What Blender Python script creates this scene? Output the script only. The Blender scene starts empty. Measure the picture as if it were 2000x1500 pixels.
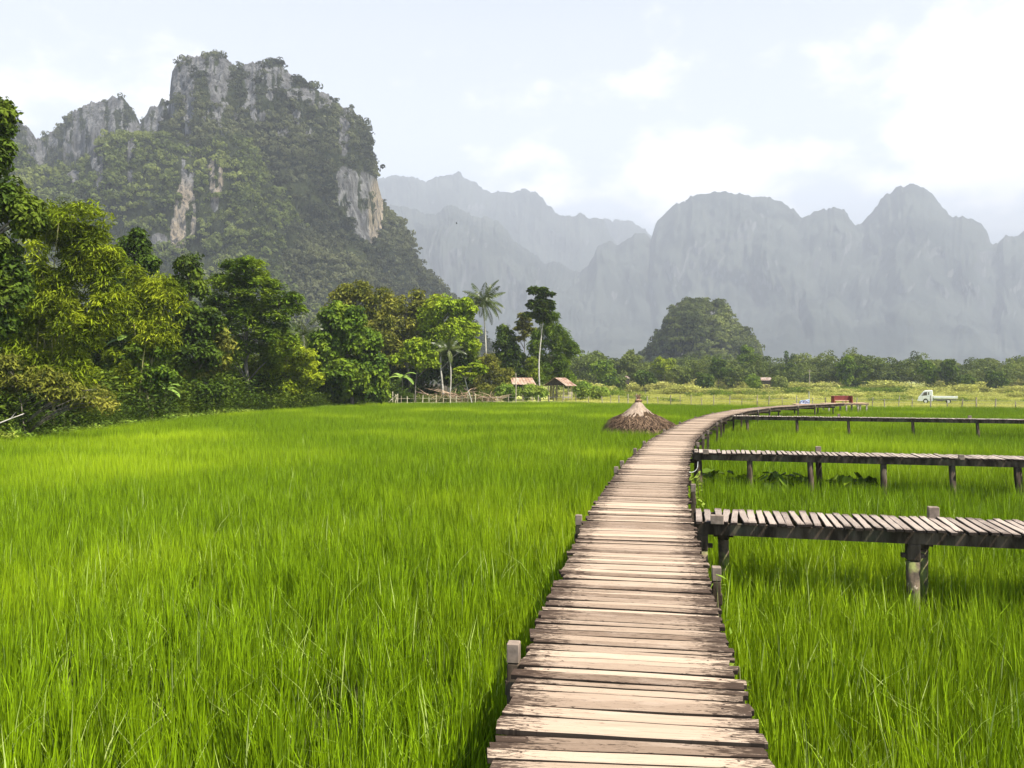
import bpy, math, random
import numpy as np
from mathutils import Vector

C = bpy.context.scene.collection
SC = bpy.context.scene
rad = math.radians
F, CX, HY, CZ = 1540.0, 1000.0, 742.0, 2.7      # focal length in photo pixels, centre column, horizon row, eye height

# ------------------------------------------------------------------ camera
cam = bpy.data.cameras.new('camera'); camo = bpy.data.objects.new('camera', cam); C.objects.link(camo)
camo.location = (0, 0, CZ); camo.rotation_euler = (rad(90 - 0.298), 0, 0)
cam.sensor_width = 36; cam.lens = F / 2000 * 36; cam.clip_start = 0.05; cam.clip_end = 40000
SC.camera = camo

# ------------------------------------------------------------------ sun, sky, exposure
SUNV = Vector((0.47, -0.30, 0.83)).normalized()
sun = bpy.data.lights.new('sun', 'SUN'); sun.energy = 5.0; sun.angle = rad(0.5); sun.color = (1.0, 0.94, 0.84)
suno = bpy.data.objects.new('sun', sun); C.objects.link(suno)
suno.rotation_euler = SUNV.to_track_quat('Z', 'Y').to_euler()
SC.view_settings.view_transform = 'Standard'; SC.view_settings.look = 'None'
SC.view_settings.gamma = 1; SC.view_settings.exposure = 1.12
SC.cycles.use_denoising = True
SC.cycles.max_bounces = 6; SC.cycles.diffuse_bounces = 2; SC.cycles.glossy_bounces = 2
SC.cycles.transmission_bounces = 4; SC.cycles.volume_bounces = 0; SC.cycles.transparent_max_bounces = 8

def ray(px, py):
    return Vector(((px - CX) / F, 1.0, (HY - py) / F)).normalized()

W = bpy.data.worlds.new('World'); SC.world = W; W.use_nodes = True
nt = W.node_tree; nt.nodes.clear(); N = nt.nodes.new; L = nt.links.new
def wmath(op, a, b=None, clamp=False):
    n = N('ShaderNodeMath'); n.operation = op; n.use_clamp = clamp
    for i, v in enumerate((a, b)):
        if v is None: continue
        if isinstance(v, (int, float)): n.inputs[i].default_value = v
        else: L(v, n.inputs[i])
    return n.outputs[0]
wo = N('ShaderNodeOutputWorld'); bg = N('ShaderNodeBackground'); bg.inputs[1].default_value = 0.10
sky = N('ShaderNodeTexSky'); sky.sky_type = 'NISHITA'; sky.sun_disc = False
sky.sun_elevation = math.asin(SUNV.z); sky.sun_rotation = math.atan2(SUNV.x, SUNV.y)
sky.air_density = 1.0; sky.dust_density = 1.0; sky.ozone_density = 1.0
tc = N('ShaderNodeTexCoord'); D = tc.outputs['Generated']
nz = N('ShaderNodeTexNoise'); nz.inputs['Scale'].default_value = 7; nz.inputs['Detail'].default_value = 9; nz.inputs['Roughness'].default_value = 0.58
mp = N('ShaderNodeMapping'); mp.inputs['Scale'].default_value = (1, 1, 1.7); L(D, mp.inputs[0]); L(mp.outputs[0], nz.inputs['Vector'])
nzv = wmath('SUBTRACT', nz.outputs[0], 0.5)
mask = None; soft = None
# clouds as fixed directions on the sky: (px, py, half width, half height, strength)
for (px, py, wx, wy, s) in [(1985, 130, 230, 170, 1.0), (1900, 250, 190, 120, .8), (1860, 60, 70, 70, .9), (1400, 345, 260, 85, 1.0), (1180, 380, 200, 60, .6),
                            (1765, 275, 45, 28, .8), (1000, 315, 110, 32, .4), (90, 180, 190, 80, .75), (1230, 180, 90, 40, .12), (1700, 355, 160, 35, .6),
                            (1950, 330, 120, 70, .7), (-300, 200, 300, 150, .6), (2500, 150, 400, 200, .9)]:
    r = ray(px, py)
    m1 = N('ShaderNodeVectorMath'); m1.operation = 'SUBTRACT'; L(D, m1.inputs[0]); m1.inputs[1].default_value = r
    m2 = N('ShaderNodeVectorMath'); m2.operation = 'MULTIPLY'; L(m1.outputs[0], m2.inputs[0])
    m2.inputs[1].default_value = (F / wx, F / wx, F / wy)
    m3 = N('ShaderNodeVectorMath'); m3.operation = 'LENGTH'; L(m2.outputs[0], m3.inputs[0])
    v = wmath('MULTIPLY', wmath('SUBTRACT', 1.25, m3.outputs['Value']), s)
    v = wmath('MAXIMUM', v, -0.6)
    mask = v if mask is None else wmath('MAXIMUM', mask, v)
mm = wmath('ADD', mask, wmath('MULTIPLY', nzv, 3.3))
mr = N('ShaderNodeMapRange'); mr.interpolation_type = 'SMOOTHSTEP'; L(mm, mr.inputs['Value'])
mr.inputs['From Min'].default_value = 0.12; mr.inputs['From Max'].default_value = 0.85
# pale tropical haze over the blue
sep = N('ShaderNodeSeparateXYZ'); L(D, sep.inputs[0])
lo = N('ShaderNodeMapRange'); L(sep.outputs['Z'], lo.inputs['Value']); lo.inputs['From Min'].default_value = 0.38; lo.inputs['From Max'].default_value = 0.60
lo.inputs['To Min'].default_value = 0.92; lo.inputs['To Max'].default_value = 0.0; lo.interpolation_type = 'SMOOTHSTEP'
fwd = N('ShaderNodeMapRange'); fwd.interpolation_type = 'SMOOTHSTEP'; L(sep.outputs['Y'], fwd.inputs['Value']); fwd.inputs['From Min'].default_value = -0.1; fwd.inputs['From Max'].default_value = 0.6
fwd.inputs['To Min'].default_value = 0.10
mixh = N('ShaderNodeMix'); mixh.data_type = 'RGBA'; L(wmath('MULTIPLY', lo.outputs[0], fwd.outputs[0]), mixh.inputs['Factor']); L(sky.outputs[0], mixh.inputs['A'])
mixh.inputs['B'].default_value = (6.5, 6.9, 7.7, 1)
mixc = N('ShaderNodeMix'); mixc.data_type = 'RGBA'; L(mr.outputs[0], mixc.inputs['Factor']); L(mixh.outputs['Result'], mixc.inputs['A'])
mixc.inputs['B'].default_value = (10.5, 10.2, 10.1, 1)
grd = N('ShaderNodeMapRange'); L(sep.outputs['Z'], grd.inputs['Value']); grd.inputs['From Min'].default_value = 0.12; grd.inputs['From Max'].default_value = 0.42
grd.inputs['To Min'].default_value = 1.75; grd.inputs['To Max'].default_value = 0.86; grd.interpolation_type = 'SMOOTHSTEP'
gm = N('ShaderNodeVectorMath'); gm.operation = 'SCALE'; L(mixc.outputs['Result'], gm.inputs[0]); L(grd.outputs[0], gm.inputs['Scale'])
L(gm.outputs[0], bg.inputs[0]); L(bg.outputs[0], wo.inputs[0])

# ------------------------------------------------------------------ helpers
def P(px, py, d):
    return np.array(((px - CX) / F * d, d, CZ + (HY - py) / F * d))

def _hash(ix, iy, iz, seed):
    h = (ix.astype(np.int64) * 374761393 + iy.astype(np.int64) * 668265263 + iz.astype(np.int64) * 2147483647 + seed * 974634777) & 0xffffffff
    h = ((h ^ (h >> 13)) * 1274126177) & 0xffffffff
    h = (h ^ (h >> 16)) & 0xffffffff
    return h / 4294967295.0
def vnoise(x, y, z, seed=0):
    x, y, z = np.broadcast_arrays(np.asarray(x, float), np.asarray(y, float), np.asarray(z, float))
    ix, iy, iz = np.floor(x), np.floor(y), np.floor(z)
    fx, fy, fz = x - ix, y - iy, z - iz
    fx, fy, fz = [t * t * (3 - 2 * t) for t in (fx, fy, fz)]
    r = 0
    for a in (0, 1):
        for b in (0, 1):
            for c in (0, 1):
                w = (fx if a else 1 - fx) * (fy if b else 1 - fy) * (fz if c else 1 - fz)
                r = r + w * _hash(ix + a, iy + b, iz + c, seed)
    return r * 2 - 1
def fbm(x, y, z, seed=0, o=4, g=0.5):
    r, a, s = 0, 1.0, 0.0
    for i in range(o):
        r = r + a * vnoise(x * 2 ** i, y * 2 ** i, z * 2 ** i, seed + i * 17); s += a; a *= g
    return r / s

def mesh_np(name, V, quads=None, tris=None, attrs=None, smooth=False):
    me = bpy.data.meshes.new(name)
    V = np.asarray(V, np.float32)
    q = np.zeros((0, 4), np.int32) if quads is None else np.asarray(quads, np.int32).reshape(-1, 4)
    t = np.zeros((0, 3), np.int32) if tris is None else np.asarray(tris, np.int32).reshape(-1, 3)
    me.vertices.add(len(V)); me.vertices.foreach_set('co', V.ravel())
    me.loops.add(q.size + t.size)
    me.loops.foreach_set('vertex_index', np.concatenate([q.ravel(), t.ravel()]).astype(np.int32))
    nf = len(q) + len(t); me.polygons.add(nf)
    st = np.concatenate([np.arange(len(q)) * 4, q.size + np.arange(len(t)) * 3]).astype(np.int32)
    me.polygons.foreach_set('loop_start', st)
    me.polygons.foreach_set('loop_total', np.concatenate([np.full(len(q), 4), np.full(len(t), 3)]).astype(np.int32))
    me.polygons.foreach_set('use_smooth', np.full(nf, bool(smooth)))
    for k, a in (attrs or {}).items():
        a = np.asarray(a, np.float32)
        if a.ndim == 1:
            at = me.attributes.new(k, 'FLOAT', 'POINT'); at.data.foreach_set('value', a)
        else:
            at = me.attributes.new(k, 'FLOAT_VECTOR', 'POINT'); at.data.foreach_set('vector', a.ravel())
    me.update(calc_edges=True)
    return me

class MB:
    """collects shapes into ONE mesh"""
    def __init__(s): s.v = []; s.q = []; s.t = []; s.a = []; s.n = 0
    def add(s, V, q=None, t=None, a=0.5):
        V = np.asarray(V, float).reshape(-1, 3)
        if q is not None: s.q.append(np.asarray(q).reshape(-1, 4) + s.n)
        if t is not None: s.t.append(np.asarray(t).reshape(-1, 3) + s.n)
        s.v.append(V); s.a.append(np.full(len(V), a) if np.isscalar(a) else np.asarray(a)); s.n += len(V)
    def box(s, c, h, R=None, a=0.5, bev=0.0):
        """centre, half sizes, optional 3x3 rotation (columns = axes)"""
        c = np.asarray(c, float); h = np.asarray(h, float)
        b = min(bev, h.min() * 0.45)
        if b <= 0:
            V = np.array([[x, y, z] for z in (-1, 1) for y in (-1, 1) for x in (-1, 1)], float) * h
            q = [[0, 2, 3, 1], [4, 5, 7, 6], [0, 1, 5, 4], [2, 6, 7, 3], [0, 4, 6, 2], [1, 3, 7, 5]]
            tt = None
        else:
            V = []; idx = {}
            for z in (-1, 1):
                for y in (-1, 1):
                    for x in (-1, 1):
                        for ax in range(3):
                            p = [x * (h[0] - b), y * (h[1] - b), z * (h[2] - b)]
                            p[ax] = (x, y, z)[ax] * h[ax]
                            idx[(x, y, z, ax)] = len(V); V.append(p)
            q = []
            for ax in range(3):
                o1, o2 = (ax + 1) % 3, (ax + 2) % 3
                for sg in (-1, 1):
                    f = []
                    for (u, w) in ((-1, -1), (1, -1), (1, 1), (-1, 1)):
                        k = [0, 0, 0]; k[ax] = sg; k[o1] = u; k[o2] = w; f.append(idx[(*k, ax)])
                    q.append(f if sg > 0 else f[::-1])
                # edges along axis ax
                for u in (-1, 1):
                    for w in (-1, 1):
                        k0 = [0, 0, 0]; k1 = [0, 0, 0]
                        k0[ax] = -1; k1[ax] = 1
                        for k in (k0, k1): k[o1] = u; k[o2] = w
                        f = [idx[(*k0, o1)], idx[(*k1, o1)], idx[(*k1, o2)], idx[(*k0, o2)]]
                        q.append(f if u * w > 0 else f[::-1])
            tt = []
            for z in (-1, 1):
                for y in (-1, 1):
                    for x in (-1, 1):
                        f = [idx[(x, y, z, k)] for k in range(3)]
                        tt.append(f if x * y * z > 0 else f[::-1])
            V = np.array(V)
        if R is not None: V = V @ np.asarray(R).T
        s.add(V + c, q, tt, a)
    def bar(s, p, q, w, h, a=0.5, up=(0, 0, 1), bev=0.0):
        """rectangular bar from p to q, width w, height h"""
        p = np.asarray(p, float); q = np.asarray(q, float)
        x = q - p; l = np.linalg.norm(x); x /= l
        up = np.asarray(up, float)
        if abs(x @ up) > 0.95: up = np.array((0, 1, 0.))
        y = np.cross(up, x); y /= np.linalg.norm(y); z = np.cross(x, y)
        s.box((p + q) / 2, (l / 2, w / 2, h / 2), np.stack([x, y, z], 1), a, bev)
    def tube(s, pts, rs, n=8, a=0.5, wob=0.0, seed=0):
        pts = np.asarray(pts, float); rs = np.broadcast_to(np.asarray(rs, float), (len(pts),))
        rg = np.random.default_rng(seed)
        V = []
        ang = np.arange(n) / n * 2 * math.pi
        for i in range(len(pts)):
            d = pts[min(i + 1, len(pts) - 1)] - pts[max(i - 1, 0)]; d = d / (np.linalg.norm(d) + 1e-9)
            u = np.cross(d, (0, 1, 0.3)) if abs(d[1]) < .9 else np.cross(d, (1, 0, 0)); u /= np.linalg.norm(u); w = np.cross(d, u)
            rr = rs[i] * (1 + wob * rg.uniform(-1, 1, n))
            V.append(pts[i] + (np.cos(ang) * rr)[:, None] * u + (np.sin(ang) * rr)[:, None] * w)
        V = np.concatenate(V); q = []
        for i in range(len(pts) - 1):
            for j in range(n):
                k = (j + 1) % n
                q.append([i * n + j, i * n + k, (i + 1) * n + k, (i + 1) * n + j])
        m = len(V); V = np.vstack([V, pts[0], pts[-1]])
        t = [[m, (j + 1) % n, j] for j in range(n)] + [[m + 1, (len(pts) - 1) * n + j, (len(pts) - 1) * n + (j + 1) % n] for j in range(n)]
        s.add(V, q, t, a)
    def build(s, name, mat, parent=None, smooth=False, loc=None):
        me = mesh_np(name, np.concatenate(s.v) if s.v else np.zeros((0, 3)), np.concatenate(s.q) if s.q else None,
                     np.concatenate(s.t) if s.t else None, {'tone': np.concatenate(s.a)} if s.a else None, smooth)
        return link(name, me, mat, parent, loc)

def link(name, me, mat=None, parent=None, loc=None):
    if mat: me.materials.append(mat)
    o = bpy.data.objects.new(name, me); C.objects.link(o)
    if parent: o.parent = parent
    if loc is not None: o.location = loc
    return o
def tag(o, label=None, cat=None, group=None, kind=None):
    if label: o['label'] = label
    if cat: o['category'] = cat
    if group: o['group'] = group
    if kind: o['kind'] = kind
    return o
def thing(name, loc, label, cat, group=None, rz=0):
    o = bpy.data.objects.new(name, None); C.objects.link(o); o.location = loc; o.rotation_euler.z = rz
    o.empty_display_size = 0.3
    return tag(o, label, cat, group)
def local(pts, o):
    return np.asarray(pts, float) - np.array(o.location)

# ------------------------------------------------------------------ materials
class G:
    """small node graph writer"""
    def __init__(s, name):
        s.m = bpy.data.materials.new(name); s.m.use_nodes = True; s.t = s.m.node_tree; s.t.nodes.clear()
        s.out = s.n('ShaderNodeOutputMaterial')
    def n(s, ty): return s.t.nodes.new(ty)
    def l(s, a, b): s.t.links.new(a, b)
    def set(s, inp, v):
        if isinstance(v, bpy.types.NodeSocket): s.l(v, inp)
        else: inp.default_value = v
    def attr(s, k, out='Fac'):
        a = s.n('ShaderNodeAttribute'); a.attribute_name = k; return a.outputs[out]
    def math(s, op, a, b=0.0, clamp=False):
        n = s.n('ShaderNodeMath'); n.operation = op; n.use_clamp = clamp; s.set(n.inputs[0], a); s.set(n.inputs[1], b); return n.outputs[0]
    def mix(s, f, a, b, bl='MIX'):
        n = s.n('ShaderNodeMix'); n.data_type = 'RGBA'; n.blend_type = bl; n.clamp_factor = True
        s.set(n.inputs['Factor'], f)
        for k, v in (('A', a), ('B', b)):
            s.set(n.inputs[k], v if isinstance(v, bpy.types.NodeSocket) else (*v, 1))
        return n.outputs['Result']
    def noise(s, vec=None, scale=5, detail=4, rough=0.55, dist=0.0, stretch=None):
        n = s.n('ShaderNodeTexNoise'); n.inputs['Scale'].default_value = scale; n.inputs['Detail'].default_value = detail
        n.inputs['Roughness'].default_value = rough; n.inputs['Distortion'].default_value = dist
        if vec is None: vec = s.obj()
        if stretch:
            m = s.n('ShaderNodeMapping'); m.inputs['Scale'].default_value = stretch; s.l(vec, m.inputs[0]); vec = m.outputs[0]
        s.l(vec, n.inputs['Vector']); return n.outputs[0]
    def obj(s): return s.n('ShaderNodeTexCoord').outputs['Object']
    def pos(s): return s.n('ShaderNodeNewGeometry').outputs['Position']
    def ramp(s, f, lo, hi, a=0.0, b=1.0):
        n = s.n('ShaderNodeMapRange'); n.interpolation_type = 'SMOOTHSTEP'; s.set(n.inputs['Value'], f)
        for k, v in (('From Min', lo), ('From Max', hi), ('To Min', a), ('To Max', b)): n.inputs[k].default_value = v
        return n.outputs[0]
    def bump(s, h, st=0.5, dist=0.02):
        n = s.n('ShaderNodeBump'); n.inputs['Strength'].default_value = st; n.inputs['Distance'].default_value = dist; s.l(h, n.inputs['Height']); return n.outputs[0]
    def bsdf(s, col, rough=0.7, spec=0.3, normal=None, metal=0.0):
        b = s.n('ShaderNodeBsdfPrincipled')
        s.set(b.inputs['Base Color'], col if isinstance(col, bpy.types.NodeSocket) else (*col, 1))
        s.set(b.inputs['Roughness'], rough); b.inputs['Specular IOR Level'].default_value = spec; b.inputs['Metallic'].default_value = metal
        if normal is not None: s.l(normal, b.inputs['Normal'])
        return b.outputs[0]
    def done(s, sh):
        s.l(sh, s.out.inputs['Surface']); return s.m

def leaf_mat(name, dark, light, young, trans=0.25, gloss=0.05, rough=0.6, nscale=0.5):
    g = G(name)
    t = g.attr('tone')
    c = g.mix(t, dark, light)
    n = g.noise(g.pos(), scale=nscale, detail=2)
    c = g.mix(g.ramp(n, 0.45, 0.75, 0, 0.75), c, young)
    b = g.bsdf(c, rough, gloss)
    tr = g.n('ShaderNodeBsdfTranslucent'); g.l(g.mix(0.5, c, young), tr.inputs[0])
    m = g.n('ShaderNodeMixShader'); m.inputs[0].default_value = trans; g.l(b, m.inputs[1]); g.l(tr.outputs[0], m.inputs[2])
    return g.done(m.outputs[0])
def plain(name, col, rough=0.6, spec=0.3, var=0.25, scale=6, metal=0.0, dirt=None):
    g = G(name); n = g.noise(scale=scale, detail=5)
    c = g.mix(g.ramp(n, 0.3, 0.7), tuple(x * (1 - var) for x in col), tuple(min(1, x * (1 + var)) for x in col))
    if dirt: c = g.mix(g.ramp(g.noise(scale=scale * 0.6, detail=6), 0.52, 0.68, 0, 0.7), c, dirt)
    return g.done(g.bsdf(c, rough, spec, g.bump(n, 0.2), metal))

def bark_mat(name, a, b):
    g = G(name); n = g.noise(scale=9, detail=6, stretch=(1, 1, 0.25)); n2 = g.noise(scale=2, detail=3)
    c = g.mix(g.ramp(n, 0.35, 0.65), a, b); c = g.mix(g.ramp(n2, 0.5, 0.7, 0, 0.6), c, (0.09, 0.10, 0.06))
    return g.done(g.bsdf(c, 0.85, 0.1, g.bump(n, 0.6, 0.03)))

M = {}
M['bark'] = bark_mat('bark', (0.10, 0.085, 0.065), (0.24, 0.21, 0.17))
M['pale_bark'] = bark_mat('pale_bark', (0.34, 0.31, 0.25), (0.52, 0.49, 0.42))
M['culm'] = bark_mat('bamboo_culm', (0.10, 0.11, 0.03), (0.26, 0.24, 0.10))
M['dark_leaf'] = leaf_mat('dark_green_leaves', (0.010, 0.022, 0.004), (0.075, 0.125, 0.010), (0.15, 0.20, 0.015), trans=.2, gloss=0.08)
M['mid_leaf'] = leaf_mat('mid_green_leaves', (0.015, 0.038, 0.004), (0.115, 0.185, 0.012), (0.25, 0.33, 0.02), trans=.22, gloss=0.08)
M['bamboo_leaf'] = leaf_mat('bamboo_leaves', (0.030, 0.048, 0.004), (0.19, 0.25, 0.010), (0.40, 0.45, 0.02), trans=.15)
M['lime_leaf'] = leaf_mat('lime_leaves', (0.06, 0.10, 0.006), (0.28, 0.38, 0.02), (0.42, 0.48, 0.03), trans=.28)
M['olive_leaf'] = leaf_mat('olive_leaves', (0.025, 0.035, 0.007), (0.19, 0.20, 0.025), (0.34, 0.32, 0.05), trans=.22)
M['feather_leaf'] = leaf_mat('feathery_leaves', (0.02, 0.05, 0.004), (0.125, 0.20, 0.012), (0.24, 0.31, 0.02), trans=.22)
M['palm_leaf'] = leaf_mat('palm_leaves', (0.02, 0.035, 0.008), (0.07, 0.095, 0.02), (0.17, 0.20, 0.045), gloss=0.2, rough=0.35)
M['banana_leaf'] = leaf_mat('banana_leaves', (0.07, 0.14, 0.02), (0.22, 0.33, 0.06), (0.3, 0.4, 0.1), gloss=0.08)
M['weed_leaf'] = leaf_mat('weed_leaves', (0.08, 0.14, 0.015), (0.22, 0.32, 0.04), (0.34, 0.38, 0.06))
M['scrub_leaf'] = leaf_mat('scrub_leaves', (0.17, 0.19, 0.02), (0.46, 0.46, 0.11), (0.62, 0.58, 0.19), nscale=0.06)
M['belt_leaf'] = leaf_mat('belt_leaves', (0.02, 0.035, 0.007), (0.13, 0.17, 0.03), (0.22, 0.25, 0.05), trans=.2, nscale=0.06)
M['hill_leaf'] = leaf_mat('hill_leaves', (0.016, 0.026, 0.006), (0.165, 0.20, 0.05), (0.26, 0.29, 0.07), trans=.15, nscale=0.03)
M['mount_leaf'] = leaf_mat('mountain_leaves', (0.010, 0.015, 0.006), (0.115, 0.125, 0.058), (0.17, 0.178, 0.075), trans=.15, nscale=0.012)
M['rice'] = leaf_mat('rice_blades', (0.035, 0.065, 0.001), (0.235, 0.375, 0.004), (0.39, 0.51, 0.012), trans=0.15, gloss=0.16, rough=0.5, nscale=0.12)
M['rice_dry'] = leaf_mat('bent_rice_blades', (0.30, 0.42, 0.06), (0.45, 0.55, 0.14), (0.5, 0.55, 0.2), trans=0.3)

# ------------------------------------------------------------------ ground
def build_ground():
    xs = np.unique(np.concatenate([np.linspace(-150, 150, 121), -np.geomspace(150, 11000, 34), np.geomspace(150, 11000, 34)]))
    ys = np.unique(np.concatenate([np.linspace(-30, 200, 116), np.geomspace(200, 10000, 42), [-200, -100]]))
    X, Y = np.meshgrid(xs, ys)
    Z = np.zeros_like(X)
    dip = np.clip((Y - 84) / 14, 0, 1); dip = dip * dip * (3 - 2 * dip)
    Z -= 0.45 * dip * np.clip((X - 8) / 15, 0, 1)
    Z += 0.35 * np.clip(-(X + 16) / 8, 0, 1)           # bank under the trees on the left
    Z += 0.06 * fbm(X / 9, Y / 9, 0, 5) * (np.abs(X) < 140) * (Y > 70)
    ny, nx = X.shape
    i = np.arange((ny - 1) * nx).reshape(ny - 1, nx)[:, :-1].ravel()
    q = np.stack([i, i + 1, i + 1 + nx, i + nx], 1)
    g = G('ground_soil_and_meadow')
    p = g.pos(); sp = g.n('ShaderNodeSeparateXYZ'); g.l(p, sp.inputs[0])
    n1 = g.noise(p, 0.35, 6); n2 = g.noise(p, 3.0, 5); n3 = g.noise(p, 0.02, 4)
    mud = g.mix(n2, (0.02, 0.03, 0.008), (0.06, 0.07, 0.02))
    mead = g.mix(g.ramp(n1, 0.35, 0.65), (0.30, 0.32, 0.06), (0.52, 0.50, 0.16))
    mead = g.mix(g.ramp(n3, 0.45, 0.6, 0, 0.8), mead, (0.17, 0.23, 0.035))
    wob = g.math('ADD', sp.outputs['Y'], g.math('MULTIPLY', n1, 6))
    c = g.mix(g.ramp(wob, 79, 82), mud, mead)
    litter = g.mix(n2, (0.03, 0.026, 0.015), (0.10, 0.08, 0.045))
    c = g.mix(g.math('MULTIPLY', g.ramp(g.math('ADD', g.math('MULTIPLY', sp.outputs['X'], -1.0), g.math('MULTIPLY', sp.outputs['Y'], 0.12)), 18, 20), g.ramp(g.math('SUBTRACT', g.math('MULTIPLY', sp.outputs['Y'], 0.02), sp.outputs['X']), 3, 6)), c, litter)
    m = g.done(g.bsdf(c, 0.95, 0.05, g.bump(n2, 0.5, 0.1)))
    tag(link('ground', mesh_np('ground', np.stack([X, Y, Z], -1).reshape(-1, 3), q, smooth=True), m), kind='structure')
build_ground()

def ground_z(x, y):
    dip = np.clip((y - 84) / 14, 0, 1); dip = dip * dip * (3 - 2 * dip)
    return -0.45 * dip * np.clip((x - 8) / 15, 0, 1) + 0.35 * np.clip(-(x + 16) / 8, 0, 1)

# ------------------------------------------------------------------ mountains
def rock_mat(name, veg_a, veg_b, rock_a, rock_b, fine=0.05):
    g = G(name); p = g.pos()
    r = g.attr('rock'); w = g.attr('warm')
    st = g.noise(p, fine, 8, 0.62, 0.4, (1, 1, 0.22)); st2 = g.noise(p, fine * 4, 6, 0.6, 0, (1, 1, 0.35))
    rock = g.mix(g.ramp(st, 0.35, 0.62), rock_a, rock_b)
    rock = g.mix(g.math('MULTIPLY', w, g.ramp(st2, 0.3, 0.6)), rock, (0.36, 0.29, 0.20))
    rock = g.mix(g.ramp(st2, 0.53, 0.38, 0, 0.8), rock, (0.05, 0.05, 0.048))
    veg = g.mix(g.ramp(g.noise(p, fine * 0.6, 8, 0.65), 0.35, 0.65), veg_a, veg_b)
    e = g.math('ADD', r, g.math('MULTIPLY', g.math('SUBTRACT', st2, 0.5), 1.3))
    c = g.mix(g.ramp(e, 0.42, 0.58), veg, rock)
    return g.done(g.bsdf(c, 0.95, 0.05, g.bump(st2, 0.8, 6.0)))

def mountain(name, crest, dc, df, nu, nv, seed, amp, jag, mat, rockfn=None, prof=None, label=None, back=0.7, ribw=60.0, ribz=3.5, drop=0.0):
    crest = np.array(crest, float)
    xs = np.linspace(crest[0, 0], crest[-1, 0], nu)
    yc = np.interp(xs, crest[:, 0], crest[:, 1])
    s = dc / F
    yc = yc + drop + jag * (fbm(xs / 14.0, 3.1, 0, seed, 4, 0.6) + 0.6 * fbm(xs / 4.0, 9.1, 0, seed + 3, 2))
    dcu = dc * (1 + 0.05 * fbm(xs / 160.0, 1.7, 0, seed + 5, 3))
    Xc = (xs - CX) / F * dcu; Zc = CZ + (HY - yc) / F * dcu
    Zc = np.maximum(Zc, 0.5)
    t = np.linspace(0, 1, nv) ** 0.9
    prof = prof or ((0, .3, .5, .62, .8, .92, 1), (0, .18, .36, .62, .86, .97, 1))
    T, U = np.meshgrid(t, np.arange(nu), indexing='ij')
    tw = np.clip(T + 0.09 * fbm(Xc[U] / (ribw * 3), T * 3, 0, seed + 11, 3) * np.sin(math.pi * T), 0, 1)
    H = np.interp(tw, prof[0], prof[1])
    env = np.sin(math.pi * np.clip(T, 0, 1) ** 1.2) ** 0.7
    Zf = -6 + (Zc[U] + 6) * H
    Y = df + (dcu[U] - df) * T
    rib = fbm(Xc[U] / ribw, Zf / (ribw * ribz), 0, seed + 21, 5, 0.55)
    big = fbm(Xc[U] / (ribw * 4), Zf / (ribw * 5), 3.3, seed + 31, 3)
    rib = 1 - 2 * np.abs(rib)              # sharp buttresses and gullies
    mod = 0.55 + 0.9 * fbm(Xc[U] / (ribw * 5), Zf / (ribw * 4), 8.8, seed + 91, 2)
    Y = Y - env * (amp * rib * 0.8 * mod + amp * 1.6 * big)
    fine = fbm(Xc[U] / (ribw * .22), Zf / (ribw * .30), 1.3, seed + 41, 4, 0.6)
    Y = Y - env * amp * 0.35 * fine
    X = Xc[U] * (Y / dcu[U]) + env * amp * 0.3 * fbm(Xc[U] / ribw, Zf / ribw, 7.7, seed + 51, 3)
    Z = Zf + env * amp * 0.25 * fbm(Xc[U] / ribw * 1.5, Y / ribw, 2.2, seed + 61, 4)
    nb = 14
    for k in range(1, nb + 1):
        b = k / nb
        X = np.vstack([X, Xc[None]]); Y = np.vstack([Y, (dcu + b * back * (Zc + 20) * (1 + .2 * fbm(xs / 50., b * 3, 0, seed + 71)))[None]])
        Z = np.vstack([Z, (-6 + (Zc + 6) * (1 - b ** 1.5) + 5 * np.sin(b * 3.14) * fbm(xs / 20., b * 4, 0, seed + 81))[None]])
    nr, nc = X.shape
    i = np.arange((nr - 1) * nc).reshape(nr - 1, nc)[:, :-1].ravel()
    q = np.stack([i, i + 1, i + 1 + nc, i + nc], 1)
    V = np.stack([X, Y, Z], -1).reshape(-1, 3)
    px = CX + F * V[:, 0] / V[:, 1]; py = HY - F * (V[:, 2] - CZ) / V[:, 1]
    # slope
    P3 = np.stack([X, Y, Z], -1)
    du = np.gradient(P3, axis=1); dv = np.gradient(P3, axis=0)
    nrm = np.cross(du, dv); nrm /= np.linalg.norm(nrm, axis=-1, keepdims=True) + 1e-9
    steep = 1 - np.abs(nrm[..., 2]).ravel()
    rock, warm = rockfn(px, py, V, steep) if rockfn else (np.clip((steep - 0.55) * 2.0, 0, 1), np.zeros(len(V)))
    o = link(name, mesh_np(name, V, q, attrs={'rock': rock, 'warm': warm}, smooth=True), mat)
    tag(o, label, None, None, 'structure')
    return o, V, q, rock, nrm.reshape(-1, 3)

def ell(px, py, x, y, rx, ry, soft=0.35):
    r = np.sqrt(((px - x) / rx) ** 2 + ((py - y) / ry) ** 2)
    return np.clip((1 - r) / soft + 0.5, 0, 1)

mt_left = rock_mat('limestone_and_forest', (0.012, 0.016, 0.007), (0.040, 0.048, 0.018), (0.075, 0.075, 0.075), (0.20, 0.197, 0.19), 0.09)
mt_far = rock_mat('distant_limestone', (0.026, 0.033, 0.026), (0.082, 0.092, 0.072), (0.08, 0.085, 0.08), (0.19, 0.19, 0.18), 0.007)

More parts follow.
